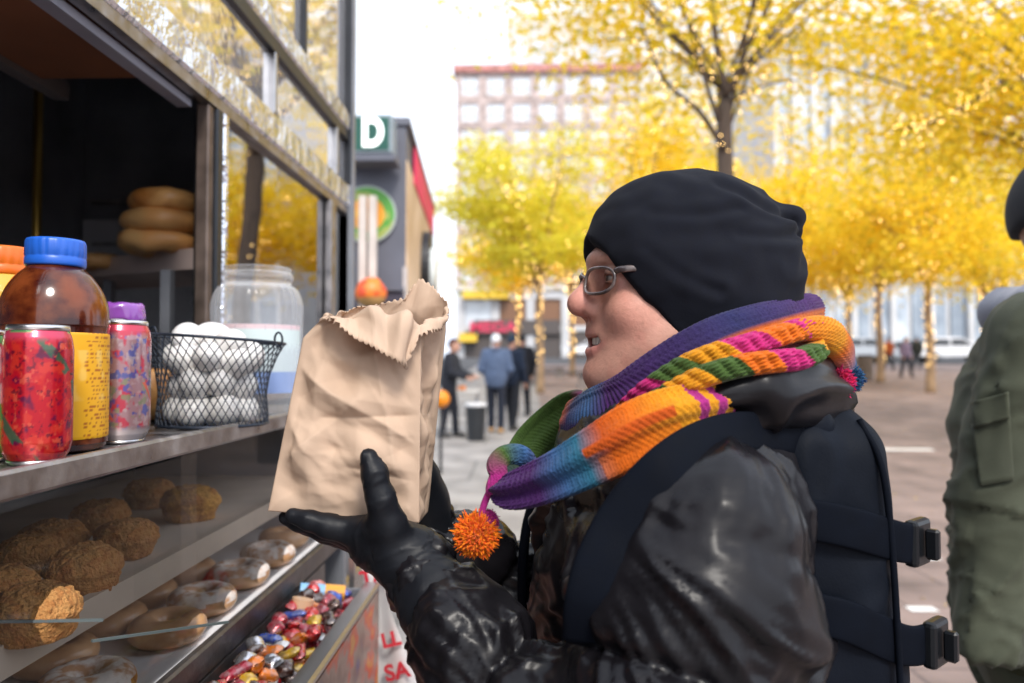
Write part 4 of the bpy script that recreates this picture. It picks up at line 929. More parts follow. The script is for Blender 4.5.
for (px, w, mt, nm) in ((372, .05, mat('cream post', (.66, .58, .52), .5), 'post'), (362, .05, mat('cream post', (.66, .58, .52), .5), 'post')):
    q = W(px, 250, d - .12); m = MB().box((q.x - w / 2, q.y, 0.01), (q.x + w / 2, q.y + .05, W(px, 195, d - .12).z), .004)
    tag(link('striped_post', None), None, None) if False else None
    m.build('awning_post', mt, fc)
q = W(371, 293, d - .2)
V, F = lathe([(0, 0)] + [(.10 * math.sin(a), .10 - .10 * math.cos(a)) for a in np.linspace(.3, 2.9, 14)] + [(0, .2)], 24); V += .03 * fbm(V * 14, 3)[:, None]
cc = np.where((vnoise(V * 22, 4) > .55)[:, None], np.array([.75, .08, .02]), np.array([.82, .22, .03])); cc = np.where((V[:, 2] < .07)[:, None], np.array([.6, .35, .12]), cc)
m = MB().add(V + np.array([q.x, q.y, q.z - .1]), F, cc); m.build('food_picture', label_paint, fc, smooth=True, cols=True, lab=None) if False else link('food_display', mesh_np('food_display', V + np.array([q.x, q.y, q.z - .1]), F, cc), label_paint, fc, 'red and orange food display in front of the truck')
m = MB().box((q.x - .07, q.y - .02, .01), (q.x + .07, q.y + .1, q.z - .095), .006); m.build('display_stand', slate_m, fc)
# round vent mirror on its side
a_ = 1.45; o_ = c0 * [1, 1, 0] + dirv * a_ + lat * .03 + np.array([0, 0, W(424, 272, 6.4).z])
for (r, nm, mt, off) in ((.36, 'round_window_frame', black_metal, 0), (.22, 'round_window', mat('bright window', (.8, .85, .82), .2), .05)):
    th = np.arange(40) * 2 * np.pi / 40; m = MB()
    V = [o_ + lat * (off - .028) + dirv * r * .9 * np.cos(t) + np.array([0, 0, r * np.sin(t)]) for t in th] + [o_ + lat * (off + .04) + dirv * r * .9 * np.cos(t) + np.array([0, 0, r * np.sin(t)]) for t in th]
    m.add(V, [(j, (j + 1) % 40, 40 + (j + 1) % 40, 40 + j) for j in range(40)] + [tuple(range(40, 80)), tuple(range(39, -1, -1))]); m.build(nm, mt, fc)
for (a, b) in ((.5, .08), (2.2, .08), (.5, Wd - .08), (2.2, Wd - .08)):
    q = c0 * [1, 1, 0] + dirv * a - lat * b; V, F = lathe([(0, -.08), (.2, -.08), (.33, -.06), (.35, 0), (.33, .06), (.2, .08), (0, .08)], 28)
    V = V[:, 2:3] * lat + V[:, :1] * dirv + V[:, 1:2] * np.array([0, 0, 1.]) + q + [0, 0, .35]; MB().add(V, F).build('wheel', MATS['tyre rubber'], fc)
# lit D sign on its roof
t = thing('letter_sign', W(372, 162, 4.85), 'lit green box sign with a white letter D above the truck front', 'sign'); 
ps = [W(352, 114, 4.8), W(391, 113, 4.8), W(391, 162, 4.8), W(352, 160, 4.8)]; x0, x1 = ps[0].x, ps[1].x; z1, z0 = ps[0].z, ps[2].z + .05; y = ps[0].y
x0 -= .06
MB().box((x0 - .0, y, z0 - .0), (x1 + .012, y + .16, z1), .012).build('sign_box', mat('sign casing', (.25, .30, .33), .4), t); MB().box((x0 - .02, y - .005, z0 - .05), (x1 + .03, y + .2, z0 - .002), .008).build('sign_base', slate_m, t)
MB().box((x0 + .025, y - .006, z0 + .025), (x1 - .012, y - .001, z1 - .025)).build('sign_face', mat('green sign face', (.008, .07, .05), .3, emit=(.01, .12, .08), estr=.12), t)
Vt, Ft = text_mesh('D', .262, .003, bold=.010); o_ = (W(373, 140, 4.8).x, y - .011, (z0 + z1) / 2); link('letter', mesh_np('letter', place(Vt * [.74, 1, 1], o_, (1, 0, 0), (0, 0, 1)), Ft, None, False), mat('white lit letter', (.9, .95, .92), .4, emit=(.9, 1, .96), estr=.8), t)

# ================================================================ THE WOMAN
skin_m = mat('skin', attr=True, rough=.46, var=.10, vscale=38, sss=.07, spec=.32, bump=.45, bscale=300, bdist=.0009, col2=None)
nylon = mat('black puffer nylon', (.0075, .0068, .0085), .31, var=.2, vscale=10, spec=.24, bump=.10, bscale=60, bdist=.003, rvar=.25, stretch=(.7, .7, 1.9))
leather = mat('black glove leather', (.008, .009, .012), .45, var=.2, vscale=40, spec=.22, bump=.25, bscale=260, bdist=.0008)
jersey = mat('black jersey knit', (.0085, .0095, .0145), .9, var=.15, vscale=120, sheen=.02, spec=.1, bump=.25, bscale=500, bdist=.0006)
webbing = mat('navy black webbing', (.0036, .005, .009), .75, var=.15, vscale=50, bump=.3, bscale=600, bdist=.0005, spec=.06)
pack_m = mat('black pack nylon', (.006, .008, .013), .55, var=.2, vscale=20, bump=.3, bscale=420, bdist=.0008, spec=.07)
buckle_m = mat('black buckle plastic', (.008, .009, .011), .3, var=.1, spec=.25)
wool = mat('striped wool knit', attr=True, rough=.9, var=.14, vscale=160, sheen=.10, spec=.15, bump=.5, bscale=520, bdist=.0015)
denim = mat('dark denim', (.02, .026, .045), .85, var=.2, vscale=40)
boot_m = mat('black boot leather', (.02, .018, .017), .5)
woman = thing('person', (.14, .75, 0), 'smiling woman in a black beanie, rainbow scarf and black puffer jacket holding a paper bag', 'person')
HS = .75 / FPX                                   # metres per photo pixel at her head's middle
HC = WN(690, 280, .75)                           # head centre
ya = R(10); fwd = np.array([-math.cos(ya), -math.sin(ya), 0]); side = np.array([math.sin(ya), -math.cos(ya), 0]) # side: towards the camera
upv = np.array([0, 0, 1.])
def HW(V): V = np.asarray(V, float); return HC + V[:, :1] * fwd + V[:, 1:2] * side + V[:, 2:] * upv
g = Grid((-.13, -.095, -.24), (.14, .095, .125), .0021)
mm = .001
def E_(c, r, rot=None): return g.ell(np.array(c) * mm, np.array(r) * mm, rot)
def Cc(a, b, ra, rb=None): return g.cap(np.array(a) * mm, np.array(b) * mm, ra * mm, None if rb is None else rb * mm)
h = E_((0, 0, 20), (97, 72, 82))
h = smin(h, E_((42, 0, -38), (62, 62, 76)), .02); h = smin(h, E_((38, 0, -68), (58, 66, 56)), .02)
h = smin(h, E_((82, 0, -95), (29, 29, 21)), .016)                       # chin
for s_ in (-1, 1):
    h = smin(h, Cc((70, 22 * s_, -90), (2, 58 * s_, -48), 21, 20), .022)   # jaw
    h = smin(h, E_((68, 36 * s_, -36), (30, 26, 26)), .010)                # smiling cheek
    h = smin(h, Cc((97, 8 * s_, 17), (82, 44 * s_, 14), 9, 8), .012)       # brow
    h = smax(h, -E_((103, 31 * s_, -1), (13, 16, 9.5)), .010)               # eye socket
    lid = smax(E_((83.5, 31 * s_, -2), (15.2, 15, 14.2)), -Cc((101, 22 * s_, -3.5), (94, 42 * s_, -4), 3.4, 2.2), .0015); h = smin(h, lid, .003)  # lids with a narrow smiling slit
    h = smin(h, Cc((92, 20 * s_, -9), (86, 42 * s_, -8), 3.0, 2.6), .004)  # lower lid
h = smin(h, E_((45, 0, -108), (50, 46, 22)), .02)                        # under the chin
n_ = union(.008 * 1, Cc((97, 0, 8), (111, 0, -20), 7.5, 10.5), E_((113.5, 0, -26), (14, 13, 12.5)))
for s_ in (-1, 1): n_ = smin(n_, E_((102, 14 * s_, -32), (11, 8.5, 9)), .006)
h = smin(h, n_, .007)
for s_ in (-1, 1): h = smax(h, -E_((106, 6.5 * s_, -41), (6, 3.4, 4)), .003)
h = smin(h, E_((86, 0, -56), (19, 26, 16)), .012)                        # muzzle
cv = [(104, 0, -54.5), (101.5, 10, -55), (94.5, 22, -54), (79, 42, -43)]
lv = [(104, 0, -73.5), (101.5, 10, -72.5), (94, 23, -65.5), (79, 42, -45)]
for s_ in (-1, 1):
    q = [np.array(p_) * [1, s_, 1] for p_ in cv]
    mth = union(.003, Cc((104, 0, -64.5), (98, 14 * s_, -63.5), 7, 6.6), Cc((98, 14 * s_, -63.5), (89, 27 * s_, -57.5), 6.6, 4.0), Cc((89, 27 * s_, -57.5), (77, 44 * s_, -42.5), 4.0, 1.4))
    h = smax(h, -mth, .003)
for s_ in (-1, 1):
    for P3, r_ in ((cv, (3.7, 3.5, 3.0, 1.7)), (lv, (4.8, 4.5, 3.7, 1.8))):
        q = [np.array(p_) * [1, s_, 1] for p_ in P3]
        for a_, b_, r1, r2 in zip(q[:-1], q[1:], r_[:-1], r_[1:]): h = smin(h, Cc(a_, b_, r1, r2), .0035)
    # smile fold from nose wing past the mouth corner
    h = smax(h, -Cc((94, 24 * s_, -34), (80, 43 * s_, -52), 2.6, 2.3), .006); h = smax(h, -Cc((80, 43 * s_, -52), (76, 44 * s_, -68), 2.3, 1.5), .006)
h = smin(h, Cc((-10, 0, -70), (-14, 0, -240), 56, 60), .03)              # neck
V, F = g.mesh(h); V = relax(V, F, 2, .4)
# skin colouring by region, darker inside the mouth and under the eyes
x, y, z = V[:, 0] / mm, np.abs(V[:, 1]) / mm, V[:, 2] / mm
c = np.tile(np.array([.60, .315, .235]), (len(V), 1))
def blend(c, w, col): return c * (1 - w[:, None]) + np.array(col) * w[:, None]
dn = np.sqrt((x - 112)**2 + y**2 + (z + 26)**2); c = blend(c, .75 * np.exp(-(dn / 19)**2), (.58, .20, .17))
dk = np.sqrt((x - 78)**2 + (y - 45)**2 + ((z + 42) * 1.1)**2); c = blend(c, .55 * np.exp(-(dk / 27)**2), (.60, .235, .18))
dc = np.sqrt((x - 98)**2 + (y)**2 + ((z + 98))**2); c = blend(c, .35 * np.exp(-(dc / 20)**2), (.60, .24, .19))
def dseg(P3, s=1.0):
    D = np.full(len(V), 1e9); Q = np.stack([x, y, z], 1)
    for a_, b_ in zip(P3[:-1], P3[1:]):
        a_, b_ = np.array(a_, float), np.array(b_, float); d_ = b_ - a_; t = np.clip(((Q - a_) @ d_) / d_.dot(d_), 0, 1); D = np.minimum(D, np.linalg.norm(Q - a_ - t[:, None] * d_, axis=1))
    return D
nq = V / mm; c = c * (1 + .16 * fbm(nq / 5.5, 91, 3) + .10 * (vnoise(nq / 2.2, 94) - .5))[:, None]; c = blend(c, .30 * sstep(.62, .8, vnoise(nq / 12, 95)), (.56, .22, .17)); c = blend(c, .35 * sstep(.80, .9, vnoise(nq / 3.2, 96)), (.36, .17, .11))
c = blend(c, np.clip(1.6 - dseg(cv) / 4.5, 0, 1), (.50, .16, .15)); c = blend(c, np.clip(1.6 - dseg(lv) / 5.0, 0, 1), (.52, .17, .155))
c = blend(c, .8 * np.exp(-(dseg([(97, 0, -66), (92, 14, -65), (86, 24, -60)]) / 7)**2), (.10, .02, .02))
c = blend(c, .55 * np.exp(-(dseg([(90, 16, -12), (84, 40, -10)]) / 7)**2), (.42, .22, .22))
c = blend(c, np.clip(1.4 - dseg([(99, 12, 17), (94, 30, 20), (82, 47, 15)]) / 3.0, 0, 1) * .7, (.17, .10, .07))
link('body', None, None) if False else None
Vw = HW(V)
# the body below the neck: one skin with the head would be hidden everywhere, so the torso, legs and arms are joined under the clothes
S_L, E_L, W_L = np.array([.135, .57, 1.315]), np.array([.070, .525, 1.094]), WN(424, 575, .665)
S_R, E_R, W_R = np.array([.15, .94, 1.315]), np.array([.03, .985, 1.11]), WN(432, 530, .87)
gb = Grid((-.2, .44, 0), (.36, 1.1, 1.47), .011)
bd = union(.05, gb.ell((.15, .755, 1.2), (.10, .15, .2)), gb.ell((.15, .755, 1.0), (.11, .15, .2)), gb.cap((.15, .755, 1.30), HW(np.array([[-.014, 0, -.2]]))[0], .06, .055))
for S__, E__, W__, hy in ((S_L, E_L, W_L, .67), (S_R, E_R, W_R, .84)):
    bd = smin(bd, union(.02, gb.cap(S__, E__, .040, .032), gb.cap(E__, W__, .028, .024)), .03)
    bd = smin(bd, union(.02, gb.cap((.15, hy, .93), (.13, hy, .5), .075, .05), gb.cap((.13, hy, .5), (.16, hy, .08), .048, .035), gb.cap((.16, hy, .045), (.02, hy - .01, .03), .035, .028)), .03)
Vb, Fb = gb.mesh(bd); keepf = (Vb[Fb].mean(1)[:, 2] < 1.455); Fb = Fb[keepf]
nv = len(Vw)
body = link('body', mesh_np('body', np.vstack([Vw, Vb]), np.vstack([F, Fb + nv]), np.vstack([c, np.tile([.6, .335, .245], (len(Vb), 1))])), skin_m, woman)
# eyes, teeth
eye_m = mat('eye', attr=True, rough=.08, var=.02, coat=.8)
for s_ in (-1, 1):
    V, F = lathe([(0, -.0118)] + [(.0118 * math.sin(t), -.0118 * math.cos(t)) for t in np.linspace(.15, 3.0, 22)] + [(0, .0118)], 32)
    cc = np.tile([.75, .72, .70], (len(V), 1)); r_ = np.hypot(V[:, 0], V[:, 1]); top = V[:, 2] > 0; cc[top & (r_ < .0056)] = (.16, .20, .20); cc[top & (r_ < .0026)] = (.01, .01, .01)
    V = np.stack([V[:, 2], V[:, 0], V[:, 1]], 1) + np.array([.0855, .031 * s_, -.002]); link('eye', mesh_np('eye', HW(V), F, cc), eye_m, woman)
m = MB()
for k in range(-5, 6):
    yk = k * 5.4; xk = 99.5 - (yk / 31.)**2 * 13.5; zk = -61 + (yk / 28.)**2 * 5.5; w = 2.64 if abs(k) < 2 else 2.5
    m.box(np.array([xk - 4, yk - w, zk - 5.4]) * mm, np.array([xk + 1.0, yk + w, zk + 4]) * mm, .0012, seg=2)
V, F, _ = m.arr(); link('teeth', mesh_np('teeth', HW(V), F), mat('teeth', (.86, .83, .76), .25, var=.03), woman)
# ---- beanie
g = Grid((-.135, -.105, -.115), (.125, .105, .135), .0025)
hat = E_((5, 0, 12), (109, 87, 98)); hat = smin(hat, E_((-32, 0, -14), (70, 84, 68)), .03); hat = smin(hat, E_((-4, 0, -34), (76, 83, 76)), .03); hat = smin(hat, union(.02, Cc((-38, 0, 76), (-107, 8, 65), 27, 6), Cc((-78, 0, 30), (-107, 8, 63), 30, 6)), .016)
def keep_above(a, b):
    a = np.array(a, float) * mm; b = np.array(b, float) * mm; d_ = a - b; n_ = np.array([-d_[2], d_[0]]); n_ /= np.linalg.norm(n_)
    return -(((g.X - a[0]) * n_[0] + (g.Z - a[1 + 1 - 1 if False else 2]) * n_[1])).astype(np.float32)
gx_ = g.X; g.X = g.X - .34 * np.abs(g.Y); k1 = keep_above((108, 0, 42), (-10, 0, -88)); g.X = gx_; k2 = keep_above((-10, 0, -88), (-118, 0, -48))
hat = smax(smax(hat, k1, .004), k2, .006)
V, F = g.mesh(hat); V = relax(V, F, 2); N_ = vnormals(V, F)
u = V / mm
V = V + N_ * ((fbm(V * np.array([26, 18, 30.]), 4, 2) * .014) + .0062 * (ridge(np.stack([(u[:, 0] * .5 + u[:, 2] * .9) / 30, (u[:, 0] * .9 - u[:, 2] * .5) / 90, u[:, 1] / 80], 1), 6) - .5) * sstep(10, 70, -u[:, 0] + u[:, 2] * .5))[:, None]
for (a_, b_, dp) in (((-98, 56), (-5, 84), .0034), ((-100, 44), (-15, 34), .0030), ((-98, 36), (-45, -40), .0030), ((-20, 60), (60, 55), .0018), ((10, -20), (70, 20), .0016)):
    a_, b_ = np.array(a_, float), np.array(b_, float); d_ = b_ - a_; Q = np.stack([u[:, 0], u[:, 2]], 1) - a_; t = np.clip(Q @ d_ / d_.dot(d_), 0, 1); D = np.linalg.norm(Q - t[:, None] * d_ + np.stack([0 * t, 6 * np.sin(t * 3)], 1), axis=1)
    V = V + N_ * (dp * (1 - t * .7) * (np.exp(-((D - 9) / 6)**2) - 1.1 * np.exp(-(D / 5)**2)))[:, None]
hatd = np.array(HC)
link('beanie', mesh_np('beanie', HW(V), F), jersey, woman, 'plain black beanie with a pointed fold at the back')
# ---- glasses
frame_m = mat('clear brown spectacle frame', (.05, .035, .035), .25, coat=.4, col2=(.16, .12, .11), vscale=60)
lens_m = glass('spectacle lens', tint=(.97, .98, .99), ior=1.85, rough=.01)
gl = bpy.data.objects.new('glasses', None); C.objects.link(gl); gl.parent = woman; gl.matrix_parent_inverse = pinv(woman)
def lens_pts(s_, sc=1.0, off=0.):
    P_ = []
    for t in np.linspace(0, 2 * np.pi, 37):
        a, b = np.cos(t), np.sin(t); a = np.sign(a) * abs(a)**.75; b = np.sign(b) * abs(b)**.75
        yy = 31 + 21.5 * sc * a; P_.append((111 - ((yy - 6) / 50)**2 * 19 + off - b * 2, yy * s_, -6 + 12.5 * sc * b - 1.2 * a))
    return np.array(P_) * mm
for s_ in (-1, 1):
    m = MB(); m.tube(HW(lens_pts(s_)), .0017, 8, cap=False); m.build('lens_frame', frame_m, gl, smooth=True)
    L_p = HW(lens_pts(s_, .98))[:-1]; ctr = L_p.mean(0); link('lens', mesh_np('lens', np.vstack([L_p, ctr + fwd * .002]), [(i, (i + 1) % 36, 36) for i in range(36)]), lens_m, gl)
    tp = np.array([(94, 52 * s_, 1), (89, 60 * s_, 2), (72, 65 * s_, 2), (40, 66 * s_, -2), (20, 64 * s_, -8)]) * mm
    V, F = sweep(spline(HW(tp), 20), .0032, .0012, 8); link('temple', mesh_np('temple', V, F), frame_m, gl)
m = MB(); m.tube(spline(HW(np.array([(110, -10, -2), (113, -4, 1.5), (113.5, 0, 2), (113, 4, 1.5), (110, 10, -2)]) * mm), 12), .0016, 8); m.build('bridge', frame_m, gl, smooth=True)
# ---- jacket
def bone_wrinkle(V, segs):
    """distance along and angle round the nearest bone"""
    best = np.full(len(V), 1e9); Lc = np.zeros(len(V)); An = np.zeros(len(V)); Id = np.zeros(len(V), int); acc = 0
    for i, (a, b) in enumerate(segs):
        a, b = np.array(a, float), np.array(b, float); d_ = b - a; Ln = np.linalg.norm(d_); d_ /= Ln; t = np.clip((V - a) @ d_, 0, Ln); q = V - a - t[:, None] * d_; D = np.linalg.norm(q, axis=1)
        n1 = np.cross(d_, [.3, 1, .2]); n1 /= np.linalg.norm(n1); n2 = np.cross(d_, n1); m_ = D < best
        best[m_] = D[m_]; Lc[m_] = (t + acc)[m_]; An[m_] = np.arctan2(q @ n2, q @ n1)[m_]; Id[m_] = i; acc += Ln
    return Lc, An, Id
gj = Grid((-.17, .42, .78), (.345, 1.12, 1.50), .0036)
tor = union(.07, gj.ell((.135, .755, 1.20), (.132, .205, .24)), gj.ell((.14, .755, .98), (.145, .215, .22)), gj.ell((.15, .755, 1.33), (.105, .20, .095)))
aL = union(.03, gj.cap(S_L, E_L, .083, .078), gj.cap(E_L, W_L, .074, .040)); aR = union(.03, gj.cap(S_R, E_R, .083, .078), gj.cap(E_R, W_R, .074, .042))
jk = smin(smin(tor, aL, .022), aR, .022)
# stand-up collar and the hood lying on the shoulders
nb_ = HW(np.array([[-.012, 0, -.125]]))[0]
col_ = gj.cap(nb_ - [0, 0, .07], nb_ + [0.0, 0, .005], .088, .082)
jk = smin(jk, col_, .03)
jk = smax(jk, gj.half(nb_ + [0, 0, .008], (0.12, 0, 1)), .006)
jk = smax(jk, -gj.cap(nb_ - [0, 0, .02], nb_ + [0, 0, .1], .068, .066), .004)
wd = (W_L - E_L) / np.linalg.norm(W_L - E_L); wr = (W_R - E_R) / np.linalg.norm(W_R - E_R)
nearL = gj.cap(E_L, W_L + wd * .04, .10, .09); nearR = gj.cap(E_R, W_R + wr * .04, .10, .09)
V, F = gj.mesh(jk)
V = relax(V, F, 2); N_ = vnormals(V, F)
Lc, An, Id = bone_wrinkle(V, [(S_L, E_L), (E_L, W_L), (S_R, E_R), (E_R, W_R), ((.14, .755, 1.36), (.14, .755, .8))])
arm = Id < 4
wf = fbm(V / .05, 49, 2); w1 = ridge(np.stack([Lc / .042 + 2.2 * wf + .6 * np.sin(An * 1.3), An * 1.0 + wf, Id * 3.1], 1), 11) ** 2
w2 = ridge(np.stack([Lc / .016 + 3 * wf + 1.2 * np.sin(An * 1.7 + 1), An * 1.1, Id * 5.1], 1), 12) ** 2
lump = fbm(V / .06, 15, 2)
dt = ridge(np.stack([V[:, 2] / .034 + .6 * np.sin(V[:, 1] * 14) + V[:, 0] * 6, V[:, 1] / .11, V[:, 0] / .11], 1), 13) ** 2
wx = V[:, 0] * .86 - V[:, 2] * .5; wz = V[:, 2] * .86 + V[:, 0] * .5; wq = fbm(V / .07, 44, 2)
w4 = ridge(np.stack([wz / .0075 + 2.2 * wq, wx / .045, V[:, 1] / .06], 1), 47)**2
fx_, fz_ = V[:, 0] - .025, V[:, 2] - 1.385; fr_ = np.hypot(fx_, fz_); fp_ = np.arctan2(fz_, fx_)
w3 = ridge(np.stack([fp_ * 7.5 + 1.1 * wq, fr_ / .11, V[:, 1] / .2], 1), 45)**3 + .35 * ridge(np.stack([fp_ * 14 + 2 * wq, fr_ / .07, V[:, 1] / .15], 1), 46)**3
up0 = (Id == 0)
w1 = np.where(up0, .05 * w1 + 1.2 * w3, .55 * w1); w2 = np.where(up0, .2 * w2 + .3, .55 * w2 + .2)
disp = .0042 * (w4 - .4) * sstep(.35, .6, vnoise(V / .05, 48)) + np.where(arm, .012 * (w1 - .45) + .0105 * (w2 - .45), .008 * (dt - .4)) + .005 * lump
disp *= np.where((Id == 0) | (Id == 2), sstep(-.02, .07, Lc), 1.) * np.where(V[:, 2] > 1.36, .5, 1.)
# quilting seams: rows of stitched valleys
seam_c = np.where(arm, Lc / .098 + .10 * np.sin(An + Id), (V[:, 2] - .25 * (V[:, 0] - .1)) / .105); ds = np.abs(seam_c - np.round(seam_c)) * np.where(arm, .098, .105)
per_ = np.where(arm, .098, .105); pf = np.sqrt(np.clip(2 * ds / per_, 0, 1)); disp += .015 * (pf - .6)
pk = ridge(np.stack([An * 5.5 + Id, V[:, 1] * np.where(arm, 0, 55), V[:, 0] * np.where(arm, 0, 40) + seam_c * .7], 1), 58)**2; disp += .006 * (pk - .4) * np.exp(-(ds / .026)**2)
disp -= .004 * np.exp(-(ds / .005)**2); disp -= .003 * np.exp(-(ds / .018)**2) * vnoise(np.stack([An * 11, V[:, 2] * 90, V[:, 0] * 60], 1), 3)
V = V + N_ * disp[:, None]; V = relax(V, F, 1, .5)
jacket = link('puffer_jacket', mesh_np('puffer_jacket', V, F), nylon, woman, 'shiny black quilted puffer jacket')
jbvh = BVHTree.FromPolygons([tuple(v) for v in V], [tuple(map(int, f)) for f in F])
def on_jacket(px, py, off=.004, dflt=.6):
    o = cam.location; dr = (W(px, py, 1.0) - o).normalized(); hit = jbvh.ray_cast(o, dr)
    if hit[0] is None: return np.array(W(px, py, dflt)), np.array(-dr)
    return np.array(hit[0]) - np.array(dr) * off, np.array(hit[1])
# hood: a rolled collar of nylon behind and beside the neck
hp = [WN(640, 418, .632), WN(685, 405, .618), WN(735, 394, .612), WN(785, 390, .636), WN(818, 394, .71), WN(808, 398, .83), WN(755, 402, .90), WN(680, 410, .91)]
hr = spline(np.hstack([np.array(hp), np.array([[.010], [.018], [.026], [.030], [.030], [.030], [.028], [.02]])]), 90)
V, F = sweep(hr[:, :3], hr[:, 3] * 1.0, hr[:, 3] * .85, 40); 
Nn = np.zeros_like(V); Fq = np.array([f for f in F if len(f) == 4]); Nn = vnormals(V, Fq)
ang = np.tile(np.arange(40) / 40 * 2 * np.pi, 90); ll = np.repeat(np.arange(90), 40)
V = V + Nn * (.016 * (ridge(np.stack([ll * .05 + 3, ang * 1.4 + ll * .03, ll * 0.], 1), 21) - .5) + .007 * (ridge(np.stack([ll * .2, np.sin(ang) * 1.2, np.cos(ang) * 1.2], 1), 22) - .5))[:, None]
link('hood', mesh_np('hood', V, F), nylon, woman)
# ---- trousers, boots
gt = Grid((-.1, .5, .06), (.36, 1.02, 1.05), .012)
tr_ = None
for hy in (.67, .84):
    q = union(.03, gt.cap((.15, hy, .93), (.13, hy, .5), .10, .07), gt.cap((.13, hy, .5), (.16, hy, .1), .068, .055)); tr_ = q if tr_ is None else smin(tr_, q, .03)
V, F = gt.mesh(smin(tr_, gt.ell((.15, .755, .95), (.13, .19, .12)), .04)); link('trousers', mesh_np('trousers', relax(V, F, 2), F), denim, woman)
for hy in (.67, .84):
    gt = Grid((-.06, hy - .08, 0), (.26, hy + .08, .24), .008); q = smax(union(.02, gt.cap((.16, hy, .22), (.165, hy, .06), .056, .05), gt.cap((.17, hy, .05), (.02, hy, .042), .048, .042)), -gt.half((0, 0, .004), (0, 0, 1)), .004)
    V, F = gt.mesh(q); link('boot', mesh_np('boot', relax(V, F, 2), F), boot_m, woman)
# ---- gloved hands
gh = Grid((-.235, .595, 1.19), (-.03, .755, 1.395), .0018)
def hand(gr, pts, k=.006):
    f = None
    for chain in pts:
        for (a, ra), (b, rb) in zip(chain[:-1], chain[1:]):
            q = gr.cap(a, b, ra, rb); f = q if f is None else smin(f, q, k)
    return f
A_ = lambda px, py, d: WN(px, py, d)
wl_, wl2 = A_(438, 602, .645), A_(414, 562, .668)
palm = [[(A_(452, 628, .632), .033), (wl_, .033), (wl2, .028), (A_(378, 540, .682), .026)], [(wl2, .024), (A_(372, 543, .70), .022)]]
k1_, k2_, k3_, k4_ = A_(356, 532, .672), A_(350, 534, .690), A_(352, 537, .708), A_(360, 541, .725)
fing = [[(A_(385, 545, .68), .020), (k1_, .0135), (A_(328, 526, .668), .0105), (A_(309, 520, .668), .0092), (A_(293, 516, .670), .0072)],
        [(A_(382, 546, .692), .020), (k2_, .0135), (A_(322, 529, .689), .0105), (A_(300, 522, .690), .0092), (A_(286, 518, .692), .0074)],
        [(A_(382, 548, .705), .019), (k3_, .013), (A_(326, 532, .709), .0103), (A_(306, 525, .712), .009), (A_(293, 521, .715), .0074)],
        [(A_(386, 552, .715), .018), (k4_, .012), (A_(338, 537, .729), .0095), (A_(320, 530, .733), .0082), (A_(309, 526, .736), .007)]]
thumb = [[(A_(398, 556, .664), .021), (A_(391, 528, .652), .0150), (A_(381, 498, .646), .0122), (A_(374, 474, .646), .0108), (A_(369, 457, .649), .0085)]]
web = [[(A_(385, 520, .655), .010), (A_(366, 530, .664), .009)]]
f = hand(gh, palm, .014); f = smin(f, hand(gh, fing[:1], .005), .006)
for q in fing[1:]: f = smin(f, hand(gh, [q], .005), .0035)
f = smin(f, hand(gh, thumb, .006), .012); f = smin(f, hand(gh, web), .014)
V, F = gh.mesh(f); V = relax(V, F, 2, .4); N_ = vnormals(V, F)
Lc, An, Id = bone_wrinkle(V, [(wl_, wl2), (wl2, k1_), (thumb[0][0][0], thumb[0][2][0]), (thumb[0][2][0], thumb[0][4][0])])
V = V + N_ * (.0011 * (ridge(np.stack([Lc / .0085 + .5 * np.sin(An * 2), An * .5, Id * 2.], 1), 31)**3 - .3) + .003 * fbm(V / .02, 33, 2))[:, None]
glove = link('glove', mesh_np('glove', V, F), leather, woman, 'black leather glove, fingers under the bag and thumb up its side')
gh = Grid((-.20, .76, 1.20), (-.06, .93, 1.40), .003)
fk = lambda px, py, d, r: (A_(px, py, d), r)
f = hand(gh, [[fk(436, 540, .875, .030), fk(424, 500, .865, .027), fk(418, 478, .85, .026)]], .012)
for q in ([fk(418, 480, .85, .014), fk(404, 462, .822, .0105), fk(385, 455, .806, .009), fk(368, 452, .803, .0075)], [fk(416, 488, .85, .014), fk(398, 478, .82, .0105), fk(378, 472, .806, .009), fk(360, 470, .803, .0075)], [fk(416, 497, .855, .013), fk(400, 494, .822, .0105), fk(382, 490, .807, .009), fk(366, 488, .804, .0075)],
          [fk(418, 508, .86, .012), fk(404, 508, .825, .0095), fk(390, 506, .81, .008), fk(376, 505, .806, .007)], [fk(426, 500, .86, .016), fk(424, 470, .845, .013), fk(420, 445, .83, .0105), fk(412, 428, .815, .0085)]): f = smin(f, hand(gh, [q], .005), .004)
V, F = gh.mesh(f); link('glove', mesh_np('glove', relax(V, F, 2), F), leather, woman, 'black leather glove behind the bag')
